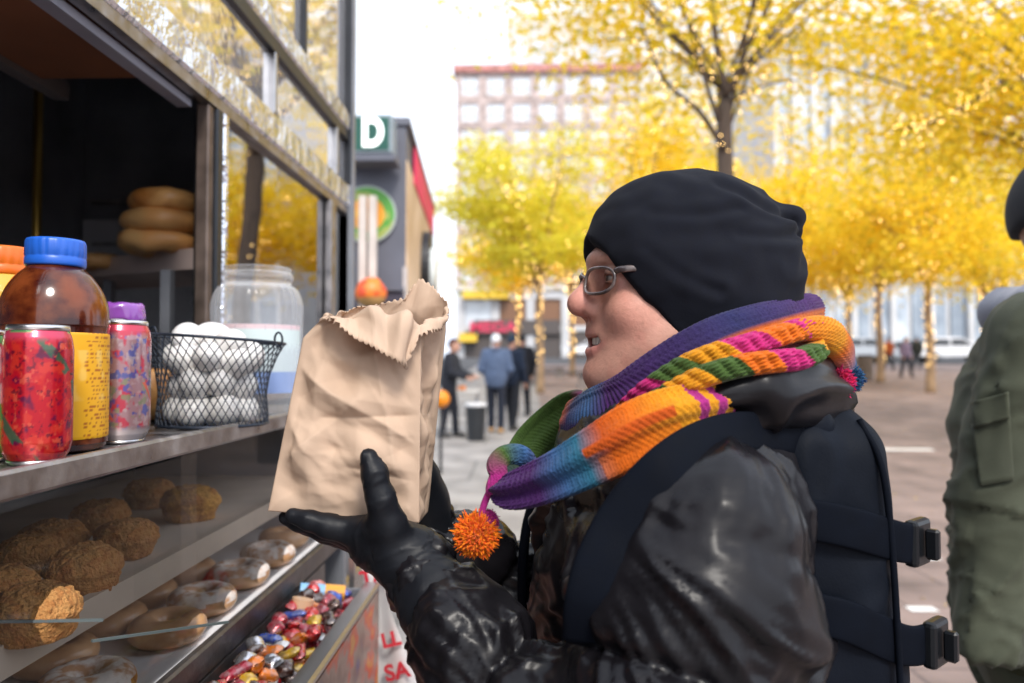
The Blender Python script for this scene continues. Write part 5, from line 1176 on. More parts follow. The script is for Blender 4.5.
# ---- scarf
def scol(name):
    k_ = .74; return {q: tuple(v * k_ for v in c) for q, c in {'purple': (.075, .02, .13), 'indigo': (.03, .032, .11), 'blue': (.05, .13, .30), 'teal': (.03, .16, .25), 'orange': (.78, .17, .012), 'deep orange': (.62, .10, .012), 'yellow': (.80, .33, .015), 'pink': (.60, .03, .20), 'green': (.07, .13, .03), 'magenta': (.42, .03, .22), 'rust': (.50, .12, .03)}.items()}[name]
def ramp(t, stops):
    xs_ = [q[0] for q in stops]; cs = np.array([scol(q[1]) for q in stops]); return np.stack([np.interp(t, xs_, cs[:, k]) for k in range(3)], -1)
def band(name, pts, wid, thick, colf, parent, n=420, m_=72, normal=None, twist=0., knit=.0024, fold=.0, rib=95., seed=0, twa=0.):
    """a knitted band: pts are px,py,d; wid across the picture, thick towards the viewer"""
    P_ = spline(np.array([WN(*p_[:3]) for p_ in pts]), n); wid = spline(np.array(wid)[:, None], n)[:, 0] if np.ndim(wid) else np.full(n, wid)
    T_, _, _ = frames(P_); o = np.array(cam.location); view = P_ - o; view /= np.linalg.norm(view, axis=1)[:, None]
    nrm = -view if normal is None else normal(P_); nrm = nrm - T_ * (nrm * T_).sum(1)[:, None]; nrm /= np.linalg.norm(nrm, axis=1)[:, None]; crs = np.cross(T_, nrm)
    L_ = np.concatenate([[0], np.cumsum(np.linalg.norm(np.diff(P_, axis=0), axis=1))])
    th = np.arange(m_) * 2 * np.pi / m_; V = np.zeros((n, m_, 3)); cc = np.zeros((n, m_, 3)); tt = L_ / L_[-1]
    endr = np.sqrt(np.clip(1 - (np.abs(tt - .5) * 2)**14, 0.02, 1))
    for j, a in enumerate(th):
        s_ = np.cos(a); q = np.sin(a); q = np.sign(q) * abs(q)**.8
        aa = a + twist * L_
        ph = L_ * 2 * np.pi * rib + s_ * wid * 500
        dsp = knit * (np.abs(np.sin(ph)) * .8 + .6 * np.abs(np.cos(s_ * wid * 2 * np.pi * 85)) - .7)
        fl = fold * np.cos(s_ * 5.5 + seed) + twa * np.abs(np.sin(L_ * np.pi / .011 + a * 1.5)) + .004 * fbm(np.stack([L_ * 30, np.full(n, s_ * 2 + 5.), np.full(n, q)], 1), seed, 2)
        V[:, j] = P_ + crs * (wid / 2 * s_ * endr)[:, None] + nrm * ((thick * q + (dsp + fl) * (1 if q > -.3 else 0)) * endr)[:, None]
        cc[:, j] = colf(tt, s_ if q >= 0 else s_, aa)
    idx = lambda i, j: i * m_ + j % m_
    F = [(idx(i, j), idx(i, j + 1), idx(i + 1, j + 1), idx(i + 1, j)) for i in range(n - 1) for j in range(m_)]; F += [tuple(range(m_ - 1, -1, -1)), tuple(range((n - 1) * m_, n * m_))]
    return link(name, mesh_np(name, V.reshape(-1, 3), F, cc.reshape(-1, 3)), wool, parent)
scarf = bpy.data.objects.new('scarf', None); C.objects.link(scarf); scarf.parent = woman; scarf.matrix_parent_inverse = pinv(woman); scarf['label'] = 'chunky rainbow striped knitted scarf with pompoms'
def colA(t, s_, a):
    up_ = ramp(t, [(0, 'magenta'), (.06, 'orange'), (.10, 'deep orange'), (.15, 'indigo'), (.22, 'blue'), (.27, 'purple'), (.5, 'indigo'), (.75, 'purple'), (1, 'purple')]); lo_ = ramp(t, [(0, 'pink'), (.06, 'orange'), (.12, 'indigo'), (.24, 'purple'), (.34, 'rust'), (.55, 'orange'), (.8, 'rust'), (1, 'purple')])
    w_ = float(sstep(-.15, .1, s_)); return up_ * w_ + lo_ * (1 - w_)
NCK = HC + fwd * -.012; outn = lambda P_: (P_ - np.array([NCK[0], NCK[1], 0])) * np.array([1, 1, .0]) + np.array([0, 0, .25 * .08])
sgn = -1
def fl(colf): return lambda t, s_, a: colf(t, sgn * s_, a)
band('neck_wrap', [(573, 418, .80), (576, 425, .74), (592, 424, .695), (628, 409, .655), (672, 374, .638), (720, 343, .636), (770, 323, .664), (803, 312, .73), (806, 312, .80), (770, 320, .86)], [.045, .058, .068, .066, .056, .048, .040, .036, .034, .034], .014, fl(colA), scarf, normal=outn, seed=1)
def colB(t, s_, a): 
    k = (t * 9.5 + s_ * .28) % 5.; c_ = np.zeros((len(t), 3))
    for lo_, n_ in ((0, 'orange'), (1, 'pink'), (2, 'green'), (3, 'yellow'), (4, 'pink')): c_[(k >= lo_) & (k < lo_ + 1)] = scol(n_)
    return c_
def colB2(t, s_, a):
    k = (t * 8. + s_ * .28 + 1.6) % 5.; c_ = np.zeros((len(t), 3))
    for lo_, n_ in ((0, 'green'), (1, 'orange'), (2, 'pink'), (3, 'green'), (4, 'yellow')): c_[(k >= lo_) & (k < lo_ + 1)] = scol(n_)
    return c_
band('inner_wrap', [(618, 428, .668), (660, 402, .652), (710, 378, .642), (760, 360, .648), (800, 348, .675), (822, 346, .74), (800, 345, .82)], [.03, .05, .055, .055, .05, .045, .03], .012, lambda t, s_, a: ramp(t, [(0, 'rust'), (.3, 'purple'), (.6, 'rust'), (1, 'indigo')]), scarf, normal=outn, seed=8)
band('upper_rope', [(618, 418, .650), (648, 390, .620), (680, 369, .606), (710, 356, .600), (741, 347, .600), (774, 337, .608), (802, 330, .626), (822, 335, .65), (830, 350, .67), (824, 362, .69)], [.012, .016, .018, .019, .019, .019, .020, .02, .019, .014], .012, fl(colB), scarf, normal=outn, fold=.001, rib=60, seed=2, twa=.0022)
band('lower_rope', [(628, 424, .640), (655, 402, .612), (680, 388, .598), (708, 375, .591), (741, 366, .590), (772, 362, .594), (798, 359, .606), (812, 352, .624), (806, 345, .635)], [.012, .016, .018, .019, .019, .019, .019, .018, .012], .012, fl(colB2), scarf, normal=outn, fold=.001, rib=60, seed=3, twa=.0022)
def colE(t, s_, a):
    return ramp(t, [(0, 'orange'), (.3, 'yellow'), (.36, 'orange'), (.55, 'blue'), (.7, 'blue'), (.85, 'purple'), (1, 'purple')])
band('back_loop', [(770, 342, .615), (800, 330, .622), (826, 335, .648), (838, 358, .69), (838, 382, .74), (815, 392, .80)], [.014, .02, .03, .036, .036, .03], .014, fl(colE), scarf, normal=outn, seed=4)
def colC(t, s_, a):
    c_ = ramp(t, [(0, 'orange'), (.1, 'yellow'), (.42, 'yellow'), (.52, 'orange'), (.60, 'deep orange'), (.67, 'teal'), (.74, 'blue'), (.82, 'purple'), (1, 'purple')])
    for k in (.19, .245, .30, .355): c_[np.abs(t + s_ * .012 - k) < .014] = scol('magenta')
    if s_ > .1: w_ = ((t > .42) & (t < .64)); c_[w_] = c_[w_] * .45 + np.array(scol('orange')) * .55
    if -.35 < s_ < -.05: c_[(t > .43) & (t < .66)] = scol('deep orange')
    return c_
band('front_drape', [(752, 404, .665), (726, 408, .606), (682, 416, .580), (640, 432, .576), (600, 453, .580), (565, 471, .59), (535, 484, .605), (510, 491, .62), (493, 492, .635)], [.032, .044, .050, .052, .046, .040, .036, .032, .020], .011, fl(colC), scarf, n=520, fold=.004, seed=5)
def colT(t, s_, a): return ramp(t, [(0, 'purple'), (.3, 'blue'), (.5, 'green'), (.75, 'magenta'), (1, 'magenta')])
band('curled_end', [(534, 470, .66), (522, 456, .65), (506, 455, .645), (497, 464, .64), (498, 476, .637), (492, 488, .634), (487, 496, .633)], [.014, .018, .018, .018, .016, .012, .006], .008, fl(colT), scarf, n=220, m_=40, seed=6)
band('tie_cord', [(489, 492, .633), (484, 505, .632), (481, 518, .632)], .006, .003, lambda t, s_, a: np.tile(scol('magenta'), (len(t), 1)), scarf, n=40, m_=12, knit=.0006)
def colG(t, s_, a): return ramp(t, [(0, 'magenta'), (.12, 'green'), (.7, 'green'), (1, 'indigo')])
band('far_drape', [(592, 402, .86), (575, 410, .875), (555, 426, .88), (535, 446, .875), (522, 468, .86), (515, 492, .85)], [.03, .05, .055, .055, .05, .04], .014, fl(colG), scarf, n=300, fold=.004, seed=7)
def pom(px, py, d, r, c1, c2, seed):
    """hundreds of cut wool ends"""
    ctr = WN(px, py, d); r_ = np.random.default_rng(seed); n = 2200; D = r_.normal(0, 1, (n, 3)); D /= np.linalg.norm(D, axis=1)[:, None]; e = np.cross(D, r_.normal(0, 1, (n, 3))); e /= np.linalg.norm(e, axis=1)[:, None]; f2 = np.cross(D, e)
    L_ = r * r_.uniform(.90, 1.04, n)[:, None]; D2 = D + r_.normal(0, .13, (n, 3)); w = r * .05
    V = np.stack([ctr + D * L_ * .3 + e * w * .5, ctr + D * L_ * .3 - e * w * .5, ctr + D2 * L_ * .9 - e * w, ctr + D2 * L_ * .9 + e * w, ctr + D2 * L_ * .92 + f2 * w, ctr + D2 * L_ * .92 - f2 * w, ctr + D2 * L_ * 1.03], 1).reshape(-1, 3)
    F = []; 
    for i in range(n): k = 7 * i; F += [(k, k + 1, k + 2, k + 3), (k + 3, k + 4, k + 6), (k + 4, k + 2, k + 6), (k + 2, k + 5, k + 6), (k + 5, k + 3, k + 6)]
    mix = r_.uniform(0, 1, n); cl = np.where((mix < .5)[:, None], np.array(c1), np.array(c2)) * r_.uniform(.8, 1.15, n)[:, None]
    V2, F2 = lathe([(0, -r * .8)] + [(r * .8 * math.sin(t), -r * .8 * math.cos(t)) for t in np.linspace(.2, 2.9, 12)] + [(0, r * .8)], 16); k = len(V); F += [tuple(i + k for i in f) for f in F2]
    return link('pompom', mesh_np('pompom', np.vstack([V, V2 + ctr]), F, np.vstack([np.repeat(cl, 7, 0), np.tile(c1, (len(V2), 1))]), False), wool, scarf)
pom(477, 535, .632, .0172, (.85, .22, .01), (.80, .12, .01), 1)['label'] = 'bright orange pompom'
pom(487, 521, .636, .009, (.5, .03, .25), (.45, .02, .2), 4)
pom(833, 384, .675, .0170, (.60, .01, .08), (.5, .02, .12), 2)['label'] = 'red pompom'
pom(848, 379, .69, .0125, (.02, .06, .16), (.02, .1, .2), 3)
pom(826, 404, .715, .009, (.7, .12, .01), (.7, .08, .01), 5)

# ================================================================ BACKPACK
pack = thing('backpack', (.27, .76, .95), 'black backpack with buckled straps worn on the woman\'s back', 'backpack')
gp = Grid((.15, .56, .86), (.40, .97, 1.47), .005)
ry = np.array([[math.cos(R(4)), 0, math.sin(R(4))], [0, 1, 0], [-math.sin(R(4)), 0, math.cos(R(4))]])
main = gp.box((.268, .765, 1.17), (.062, .130, .235), .042, ry)
V, F = gp.mesh(main); V = relax(V, F, 2); N_ = vnormals(V, F); V = V + N_ * (.016 * fbm(V / .07, 51, 2) + .008 * (ridge(V / np.array([.04, .04, .09]) + fbm(V / .05, 57, 2)[:, None], 52)**2 - .4))[:, None]
link('main_compartment', mesh_np('main_compartment', V, F), pack_m, pack)
for (cz, hz, hx, nm) in ((1.155, .085, .024, 'upper_pocket'), (1.0, .10, .028, 'lower_pocket')):
    gq = Grid((.24, .60, cz - hz - .04), (.40, .94, cz + hz + .04), .005); V, F = gq.mesh(gq.box((.305, .765, cz), (hx, .10, hz), .028, ry)); V = relax(V, F, 2); N_ = vnormals(V, F); V = V + N_ * (.012 * fbm(V / .05, 53, 2))[:, None]
    link(nm, mesh_np(nm, V, F), pack_m, pack)
for (xa, ya) in ((.232, .641), (.300, .641)):
    m = MB(); m.tube(spline([np.array([xa - .01, ya + .02, 1.40]), np.array([xa, ya - .004, 1.35]), np.array([xa + .008, ya - .008, 1.2]), np.array([xa + .014, ya - .004, .98])], 40), .0028, 8); m.build('piping', webbing, pack, smooth=True)
gq = Grid((.16, .57, 1.2), (.30, .95, 1.46), .005); V, F = gq.mesh(smin(gq.box((.225, .765, 1.335), (.035, .115, .075), .03, ry), gq.cap((.25, .66, 1.395), (.25, .87, 1.395), .018), .02)); V = relax(V, F, 2); link('top_lid', mesh_np('top_lid', V, F), pack_m, pack)
def strap(pts, w, th, name, mt, parent, n=60, norm=None):
    P_ = spline(np.array(pts), n); T_, _, _ = frames(P_); nr = norm(P_) if norm is not None else np.array(cam.location) - P_
    nr = nr - T_ * (nr * T_).sum(1)[:, None]; nr /= np.linalg.norm(nr, axis=1)[:, None]; cr_ = np.cross(T_, nr); w = np.interp(np.linspace(0, 1, n), np.linspace(0, 1, len(w)), w) if np.ndim(w) else np.full(n, w)
    th_ = np.arange(16) * 2 * np.pi / 16; sq = lambda v: np.sign(v) * np.abs(v)**.45
    V = (P_[:, None] + cr_[:, None] * (w[:, None] / 2 * sq(np.cos(th_)))[..., None] + nr[:, None] * (th * sq(np.sin(th_)))[None, :, None]).reshape(-1, 3)
    F = [(i * 16 + j, i * 16 + (j + 1) % 16, (i + 1) * 16 + (j + 1) % 16, (i + 1) * 16 + j) for i in range(n - 1) for j in range(16)] + [tuple(range(15, -1, -1)), tuple(range((n - 1) * 16, n * 16))]
    return link(name, mesh_np(name, V, F), mt, parent)
sp = [(795, 440), (770, 431), (735, 430), (700, 441), (668, 464), (640, 494), (616, 530), (598, 566), (588, 605), (586, 640)]
pts = []; 
for (px, py) in sp: q, n_ = on_jacket(px, py, .009, .56); pts.append(q)
pts = np.vstack([[[.285, .68, 1.34], [.26, .66, 1.385]], np.array(pts)]); pts[1:-1] = pts[1:-1] * .5 + (pts[:-2] + pts[2:]) * .25
strap(pts, [.034, .034, .034, .033, .033, .033, .034, .036, .037, .037, .036, .034], .006, 'shoulder_strap', webbing, pack, norm=lambda P_: np.array(cam.location) * .35 + np.array([.0, -.1, 1.5]) * .65 - P_)
p2 = [np.array([.21, .86, 1.40]), np.array([.15, .89, 1.405]), np.array([.06, .89, 1.36]), np.array([.0, .89, 1.27]), np.array([-.01, .9, 1.15])]
strap(p2, .045, .006, 'shoulder_strap', webbing, pack, norm=lambda P_: np.array([-1., 0, .6]) + P_ * 0)
m = MB(); m.tube(spline([np.array([.235, .72, 1.40]), np.array([.25, .73, 1.435]), np.array([.255, .77, 1.445]), np.array([.25, .81, 1.435]), np.array([.235, .82, 1.40])], 20), .008, 8); m.build('grab_handle', webbing, pack, smooth=True)
for (z0, x1, z1, nm) in ((1.310, .358, 1.298, 'a'), (1.232, .372, 1.212, 'b')):
    st = [np.array([.215, .632, z0 + .012]), np.array([.262, .628, z0 + .004]), np.array([.315, .640, z1]), np.array([x1 - .022, .656, z1 - .003])]
    strap(st, .034, .0028, 'compression_strap', webbing, pack, 30, norm=lambda P_: np.array([.3, -1., 0]) + P_ * 0)
    bx_ = np.array([x1 - .022, .655, z1 - .003]); rt = np.array([[.75, -.66, 0], [.66, .75, 0], [0, 0, 1.]])
    m = MB(); m.box(bx_ - [.016, .006, .020], bx_ + [.016, .006, .020], .004, rot=rt, seg=2); bk = m.build('buckle', buckle_m, pack)
    m = MB(); m.box(bx_ + [.004, -.015, -.013], bx_ + [.012, -.004, .013], .002, rot=rt); m.build('buckle_prong', buckle_m, bk)

# ================================================================ PAPER BAG
kraft = mat('brown kraft paper', (.66, .48, .35), .72, var=.07, vscale=18, bump=.25, bscale=45, bdist=.003, spec=.3, translucent=.18)
FL = [WN(268, 511, .680), WN(303, 338, .690)]; FR = [WN(419, 523, .680), WN(421, 338, .690)]; BR = [WN(428, 512, .785), WN(446, 330, .785)]; BL = [WN(296, 505, .785), WN(335, 328, .785)]
nper, nrow = 84, 120
def top_ring(lst):
    xs_ = [q[0] for q in lst]; A3 = np.array([WN(*q[1:]) for q in lst]); return lambda p_: np.stack([np.interp(p_ % 4, xs_ + [4], np.append(A3[:, k], A3[0, k])) for k in range(3)], -1)
mid_t = top_ring([(0, 318, 323, .688), (.25, 345, 313, .680), (.5, 372, 312, .672), (.8, 404, 322, .672), (1, 420, 326, .683), (1.5, 438, 322, .73), (2, 446, 312, .78), (2.5, 396, 314, .79), (3, 340, 318, .79), (3.5, 328, 318, .74)])
end_t = top_ring([(0, 324, 320, .672), (.25, 348, 332, .654), (.5, 376, 348, .652), (.7, 398, 362, .654), (.85, 409, 366, .656), (1, 419, 336, .672), (1.3, 440, 330, .71), (1.6, 449, 318, .75), (2, 447, 302, .775), (2.2, 434, 287, .785), (2.32, 420, 278, .79), (2.5, 405, 298, .79), (2.75, 372, 306, .79), (3, 346, 312, .785), (3.5, 330, 316, .74)])
per = np.arange(4 * nper) / nper; k_ = per.astype(int); f_ = per - k_
cor = [FL, FR, BR, BL]
rows_ = []
for r in range(nrow + 1):
    t = r / nrow; cs = [a * (1 - t) + b * t for a, b in cor]
    P_ = np.array([cs[k] * (1 - f) + cs[(k + 1) % 4] * f for k, f in zip(k_, f_)])
    ctr = np.mean(cs, 0)
    gus = np.where((k_ == 1) | (k_ == 3), .018 * t * (1 - np.abs(2 * f_ - 1)), 0); inw = ctr - P_; inw /= np.linalg.norm(inw, axis=1)[:, None]
    bulge = np.where(k_ % 2 == 0, .010 * np.sin(np.pi * f_) * np.sin(np.pi * min(1, t * 1.05)), 0)
    P_ = P_ + inw * gus[:, None] - inw * bulge[:, None]; rows_.append(P_)
M_ = mid_t(per); E2 = end_t(per); ZIG = np.array([0, 0, .0011]) * np.where((np.arange(4 * nper) % 4) < 2, 1, -1)[:, None]
T0 = rows_[-1]
for r in range(1, 29):
    t = r / 28; P_ = T0 * (1 - t)**2 + (2 * M_ - .5 * (T0 + E2)) * 2 * t * (1 - t) + E2 * t * t + (ZIG if r == 28 else 0); rows_.append(P_)
V = np.array(rows_); nr_ = len(V); n4 = 4 * nper
V = V.reshape(-1, 3); F = np.array([(i * n4 + j, i * n4 + (j + 1) % n4, (i + 1) * n4 + (j + 1) % n4, (i + 1) * n4 + j) for i in range(nr_ - 1) for j in range(n4)])
N_ = vnormals(V, F); row = np.repeat(np.arange(nr_), n4) / nrow; pc_ = np.tile(per, nr_)
edge = np.minimum(np.minimum(np.abs(pc_ - np.round(pc_)) * 7, 1), np.clip(row * 8, 0, 1))
# crumples: crossing sets of straight sharp creases, each strong only in places
rb_ = np.random.default_rng(17); q2 = np.stack([pc_ * .15, row * .18], 1); dsp = np.zeros(len(V))
for k in range(24):
    th = rb_.uniform(0, np.pi); lam = rb_.uniform(.032, .085); ph = rb_.uniform(0, 1); u_ = (q2 @ np.array([np.cos(th), np.sin(th)])) / lam + ph + .10 * fbm(np.stack([q2[:, 0] * 14, q2[:, 1] * 14, np.full(len(V), k * 1.7)], 1), 80 + k, 2)
    tri = np.abs(u_ - np.round(u_)) * 2; mk = sstep(.45, .75, vnoise(np.stack([q2[:, 0] * 16 + k, q2[:, 1] * 16, np.full(len(V), k * 3.1)], 1), 90 + k)); dsp += mk * (tri - .5) * lam * .075
V = V + N_ * (edge * dsp)[:, None]
# a few long hand-made creases, upper left to lower right
for (p0, r0_, p1, r1_, dep) in ((.05, .82, .95, .42, .006), (.3, .55, 1.0, .58, -.006), (.1, .30, .5, .62, .004), (.5, .28, .95, .22, -.005), (.0, .55, .35, .28, .004), (.62, .95, .8, .3, .004)):
    a_ = np.array([p0, r0_]); b_ = np.array([p1, r1_]); d_ = b_ - a_; L2 = d_.dot(d_); Q = np.stack([pc_, row], 1) - a_; t = np.clip(Q @ d_ / L2, 0, 1); D = np.linalg.norm(Q - t[:, None] * d_, axis=1)
    V = V + N_ * (edge * dep * np.exp(-D / .06))[:, None]
bot = V[:n4]; V = np.vstack([V, bot.mean(0)[None]]); F = [tuple(f) for f in F] + [(j, len(V) - 1, (j + 1) % n4) for j in range(n4)]
bagthing = thing('paper_bag', WN(345, 512, .73), 'crumpled brown paper bag with pinked open top held in black gloves', 'paper bag')
bg_ = link('bag_body', mesh_np('bag_body', V, F), kraft, bagthing)
sm = bg_.modifiers.new('thickness', 'SOLIDIFY'); sm.thickness = .0006

# ================================================================ OTHER PEOPLE
cloth_i = [0]
def cloth(col, rough=.85, spec=.2, var=.15, bump=.3, sheen=.05):
    cloth_i[0] += 1
    return mat('cloth %d' % cloth_i[0], col, rough, spec=spec, var=var, vscale=18, bump=bump, bscale=80, bdist=.003, sheen=sheen)
def make_person(label, loc, rz, H, coat, trousers, shoe, hat=None, hair=(.03, .02, .015), arms=None, step=.12, h=.016, coat_len=.80, wrinkle=.006, group=None, hood=None, lean=0., bulk=1.0, coat_mat=None, trouser_mat=None, sleeve_r=1.0, hands=None):
    """faces local -Y; arms = {'L': (elbow, wrist), 'R': ...} in units of a 1.75 m figure"""
    k = H / 1.75; root = thing('person', loc, label, 'person', group, rz)
    M_ = Matrix.Translation(loc) @ Matrix.Rotation(rz, 4, 'Z')
    P_ = lambda x, y, z: np.array([x * k, (y - lean * max(0, z - .95)) * k, z * k])
    arms = arms or {}
    sh = {'L': P_(.19, .01, 1.42), 'R': P_(-.19, .01, 1.42)}
    el = {'L': P_(.25, .04, 1.13), 'R': P_(-.25, .04, 1.13)}; wr = {'L': P_(.24, -.06, .88), 'R': P_(-.24, -.06, .88)}
    for s_, (e, w) in arms.items(): el[s_] = P_(*e); wr[s_] = P_(*w)
    hips = {'L': P_(.09, .0, .93), 'R': P_(-.09, 0, .93)}; kn = {'L': P_(.10, -step * .5 - .02, .50), 'R': P_(-.10, step * .5 - .02, .50)}; an = {'L': P_(.10, -step, .09), 'R': P_(-.10, step, .09)}
    def to(V): return (np.array(M_.to_3x3()) @ np.asarray(V).T).T + np.array(M_.translation)
    lo = np.array([-.52, -.62, -.01]) * k; hi = np.array([.52, .42, 1.86]) * k
    G = Grid(lo, hi, h); c = lambda a, b, r1, r2=None: G.cap(a, b, r1 * k, None if r2 is None else r2 * k)
    hd = P_(0, -.02, 1.625)
    body = smin(G.ell(hd + [0, .01 * k, .012 * k], np.array([.075, .095, .105]) * k), G.ell(hd + np.array([0, -.03, -.05]) * k, np.array([.055, .062, .07]) * k), .02)
    body = smin(body, c(hd + np.array([0, -.09, .0]) * k, hd + np.array([0, -.108, -.028]) * k, .012, .016), .012)
    body = smin(body, c(P_(0, .015, 1.40), hd + np.array([0, .015, -.06]) * k, .06, .052), .03)
    for s_ in (-1, 1): body = smin(body, G.ell(hd + np.array([.077 * s_, .012, -.01]) * k, np.array([.012, .02, .03]) * k), .01)
    body = smin(body, smin(G.ell(P_(0, .01, 1.22), np.array([.15, .10, .22]) * k), G.ell(P_(0, .01, .98), np.array([.14, .10, .14]) * k), .05), .04)
    for s_ in 'LR':
        body = smin(body, union(.02, c(sh[s_], el[s_], .05, .042), c(el[s_], wr[s_] - (wr[s_] - el[s_]) * (.30 if hands and s_ in hands else 0), .04, .03)), .03)
        d_ = (wr[s_] - el[s_]) / np.linalg.norm(wr[s_] - el[s_]); d_ = np.array(hands[s_]) if hands and s_ in hands else d_; w0_ = wr[s_] - (wr[s_] - el[s_]) * (.30 if hands and s_ in hands else 0); body = smin(body, c(w0_, w0_ + d_ * .10 * k, .034, .03), .02)
        body = smin(body, union(.03, c(hips[s_], kn[s_], .08, .055), c(kn[s_], an[s_], .052, .04)), .03)
    V, F = G.mesh(body); V = relax(V, F, 1)
    cs = np.tile([.52, .29, .21], (len(V), 1)); link('body', mesh_np('body', to(V), F, cs), skin_m, root)
    # coat
    co = union(.05, G.ell(P_(0, .01, 1.25), np.array([.20 * bulk, .14 * bulk, .26]) * k), G.ell(P_(0, .015, 1.02), np.array([.195 * bulk, .145 * bulk, .30]) * k), c(P_(-.14, .01, 1.415), P_(.14, .01, 1.415), .075))
    for s_ in 'LR': co = smin(co, union(.025, c(sh[s_], el[s_], .076 * sleeve_r, .070 * sleeve_r), c(el[s_], wr[s_], .068 * sleeve_r, .055 * sleeve_r)), .02)
    co = smin(co, c(P_(0, .015, 1.43), P_(0, .01, 1.50), .085, .075), .03)
    co = smax(co, -G.half((0, 0, coat_len * k), (0, 0, 1)), .01); co = smax(co, G.half(P_(0, 0, 1.515), (0, .25, 1)), .01)
    for s_ in 'LR':
        d_ = (wr[s_] - el[s_]) / np.linalg.norm(wr[s_] - el[s_]); loc_ = c(wr[s_] - d_ * .02, wr[s_] + d_ * .12, .09); co = np.where((loc_ < 0) & (G.half(wr[s_], d_) > 0), np.maximum(co, G.half(wr[s_], d_)), co)
    V, F = G.mesh(co); V = relax(V, F, 2); N_ = vnormals(V, F)
    Lc, An, Id = bone_wrinkle(V, [(sh['L'], el['L']), (el['L'], wr['L']), (sh['R'], el['R']), (el['R'], wr['R']), (P_(0, 0, 1.45), P_(0, 0, .7))])
    dsp = wrinkle * 1.3 * (ridge(np.stack([Lc / .06 + .9 * np.sin(An * 1.4), An * .8, Id * 3.3], 1), 5)**2 - .4) + wrinkle * 1.2 * fbm(V / .09, 8, 2) + wrinkle * .7 * (ridge(np.stack([Lc / .03 + 2.5 * fbm(V / .08, 18, 2), An * .9, Id * 1.3], 1), 15)**3 - .3)
    V = V + N_ * dsp[:, None]; cm = coat_mat or cloth(coat)
    link('coat', mesh_np('coat', to(V), F), cm, root)
    # trousers
    tr = None
    for s_ in 'LR':
        q = union(.03, c(hips[s_], kn[s_], .100, .074), c(kn[s_], an[s_] + [0, 0, .0], .072, .060)); tr = q if tr is None else smin(tr, q, .02)
    tr = smin(tr, G.ell(P_(0, .01, .95), np.array([.175 * bulk, .125 * bulk, .13]) * k), .04)
    tr = smax(tr, -G.half((0, 0, .06 * k), (0, 0, 1)), .01)
    V, F = G.mesh(tr); V = relax(V, F, 2); N_ = vnormals(V, F); V = V + N_ * (wrinkle * 1.2 * (ridge(V / np.array([.1, .1, .07]), 9)**2 - .4))[:, None]
    link('trousers', mesh_np('trousers', to(V), F), trouser_mat or cloth(trousers), root)
    for s_ in 'LR':
        a = an[s_]; q = union(.02 * k, c(a + [0, .02 * k, -.045 * k], a + [0, -.15 * k, -.055 * k], .048, .036), c(a, a + [0, .01 * k, -.04 * k], .05, .05)); q = smax(q, -G.half((0, 0, .003), (0, 0, 1)), .006)
        V, F = G.mesh(q); link('shoe', mesh_np('shoe', to(V), F), shoe, root)
    if hat is not None:
        q = G.ell(hd + np.array([0, .012, .02]) * k, np.array([.090, .110, .118]) * k); q = smax(q, -G.half(hd + np.array([0, 0, .035]) * k, (0, .55, 1)), .008)
        V, F = G.mesh(q); link('cap', mesh_np('cap', to(relax(V, F, 1)), F), hat, root)
    else:
        q = smax(G.ell(hd + np.array([0, .018, .018]) * k, np.array([.086, .100, .112]) * k), -G.half(hd + np.array([0, -.035, .02]) * k, (0, .9, .6)), .01)
        V, F = G.mesh(q); link('hair', mesh_np('hair', to(relax(V, F, 1)), F), cloth(hair), root)
    if hood is not None:
        q = smin(c(P_(-.085, .03, 1.47), P_(0, .10, 1.47), .045), c(P_(0, .10, 1.47), P_(.085, .03, 1.47), .045), .02); q = smin(q, smin(c(P_(-.085, .03, 1.475), P_(-.05, -.06, 1.46), .04, .03), c(P_(.085, .03, 1.475), P_(.05, -.06, 1.46), .04, .03), .02), .02)
        V, F = G.mesh(q); V = relax(V, F, 2); N_ = vnormals(V, F); V = V + N_ * (.02 * fbm(V / .06, 12, 2))[:, None]; link('hood', mesh_np('hood', to(V), F), hood, root)
    return root, to, P_, k
dark_shoe = mat('dark shoes', (.03, .028, .027), .5)
tan_boot = mat('tan work boots', (.45, .26, .11), .6)
white_cap = mat('pale cap', (.72, .74, .78), .8); black_knit = mat('black knit', (.015, .015, .018), .9)
navy = cloth((.03, .04, .065)); 
# group of men by the shops
def gp_(px, d): return Vector(GP(px, d))
make_person('man in blue hooded top and pale cap, seen from behind', gp_(496, 13.6), R(172), 1.80, (.085, .12, .20), (.018, .022, .035), tan_boot, white_cap, step=.08, hood=mat('blue hood', (.07, .10, .17), .85), arms={'L': ((.26, .03, 1.13), (.17, -.16, 1.0)), 'R': ((-.26, .03, 1.13), (-.17, -.16, 1.0))}, bulk=1.08)
make_person('man in dark coat and red-black cap reaching over a small table', gp_(449, 13.0), R(78), 1.72, (.022, .024, .032), (.016, .018, .026), dark_shoe, mat('red black cap', (.10, .015, .015), .7, col2=(.02, .015, .015)), step=.1, arms={'L': ((.22, -.10, 1.15), (.16, -.38, 1.08)), 'R': ((-.22, -.10, 1.15), (-.14, -.36, 1.06))}, lean=.12)
make_person('man in dark navy jacket standing just behind the man in the blue hooded top', gp_(512, 14.0), R(150), 1.78, (.012, .02, .04), (.014, .016, .022), dark_shoe, mat('navy beanie', (.01, .025, .05), .9), step=.14)
make_person('person in black with a dark hood, the rearmost of the group by the shops', gp_(522, 16.5), R(200), 1.80, (.012, .013, .018), (.012, .012, .016), dark_shoe, black_knit, step=.1)
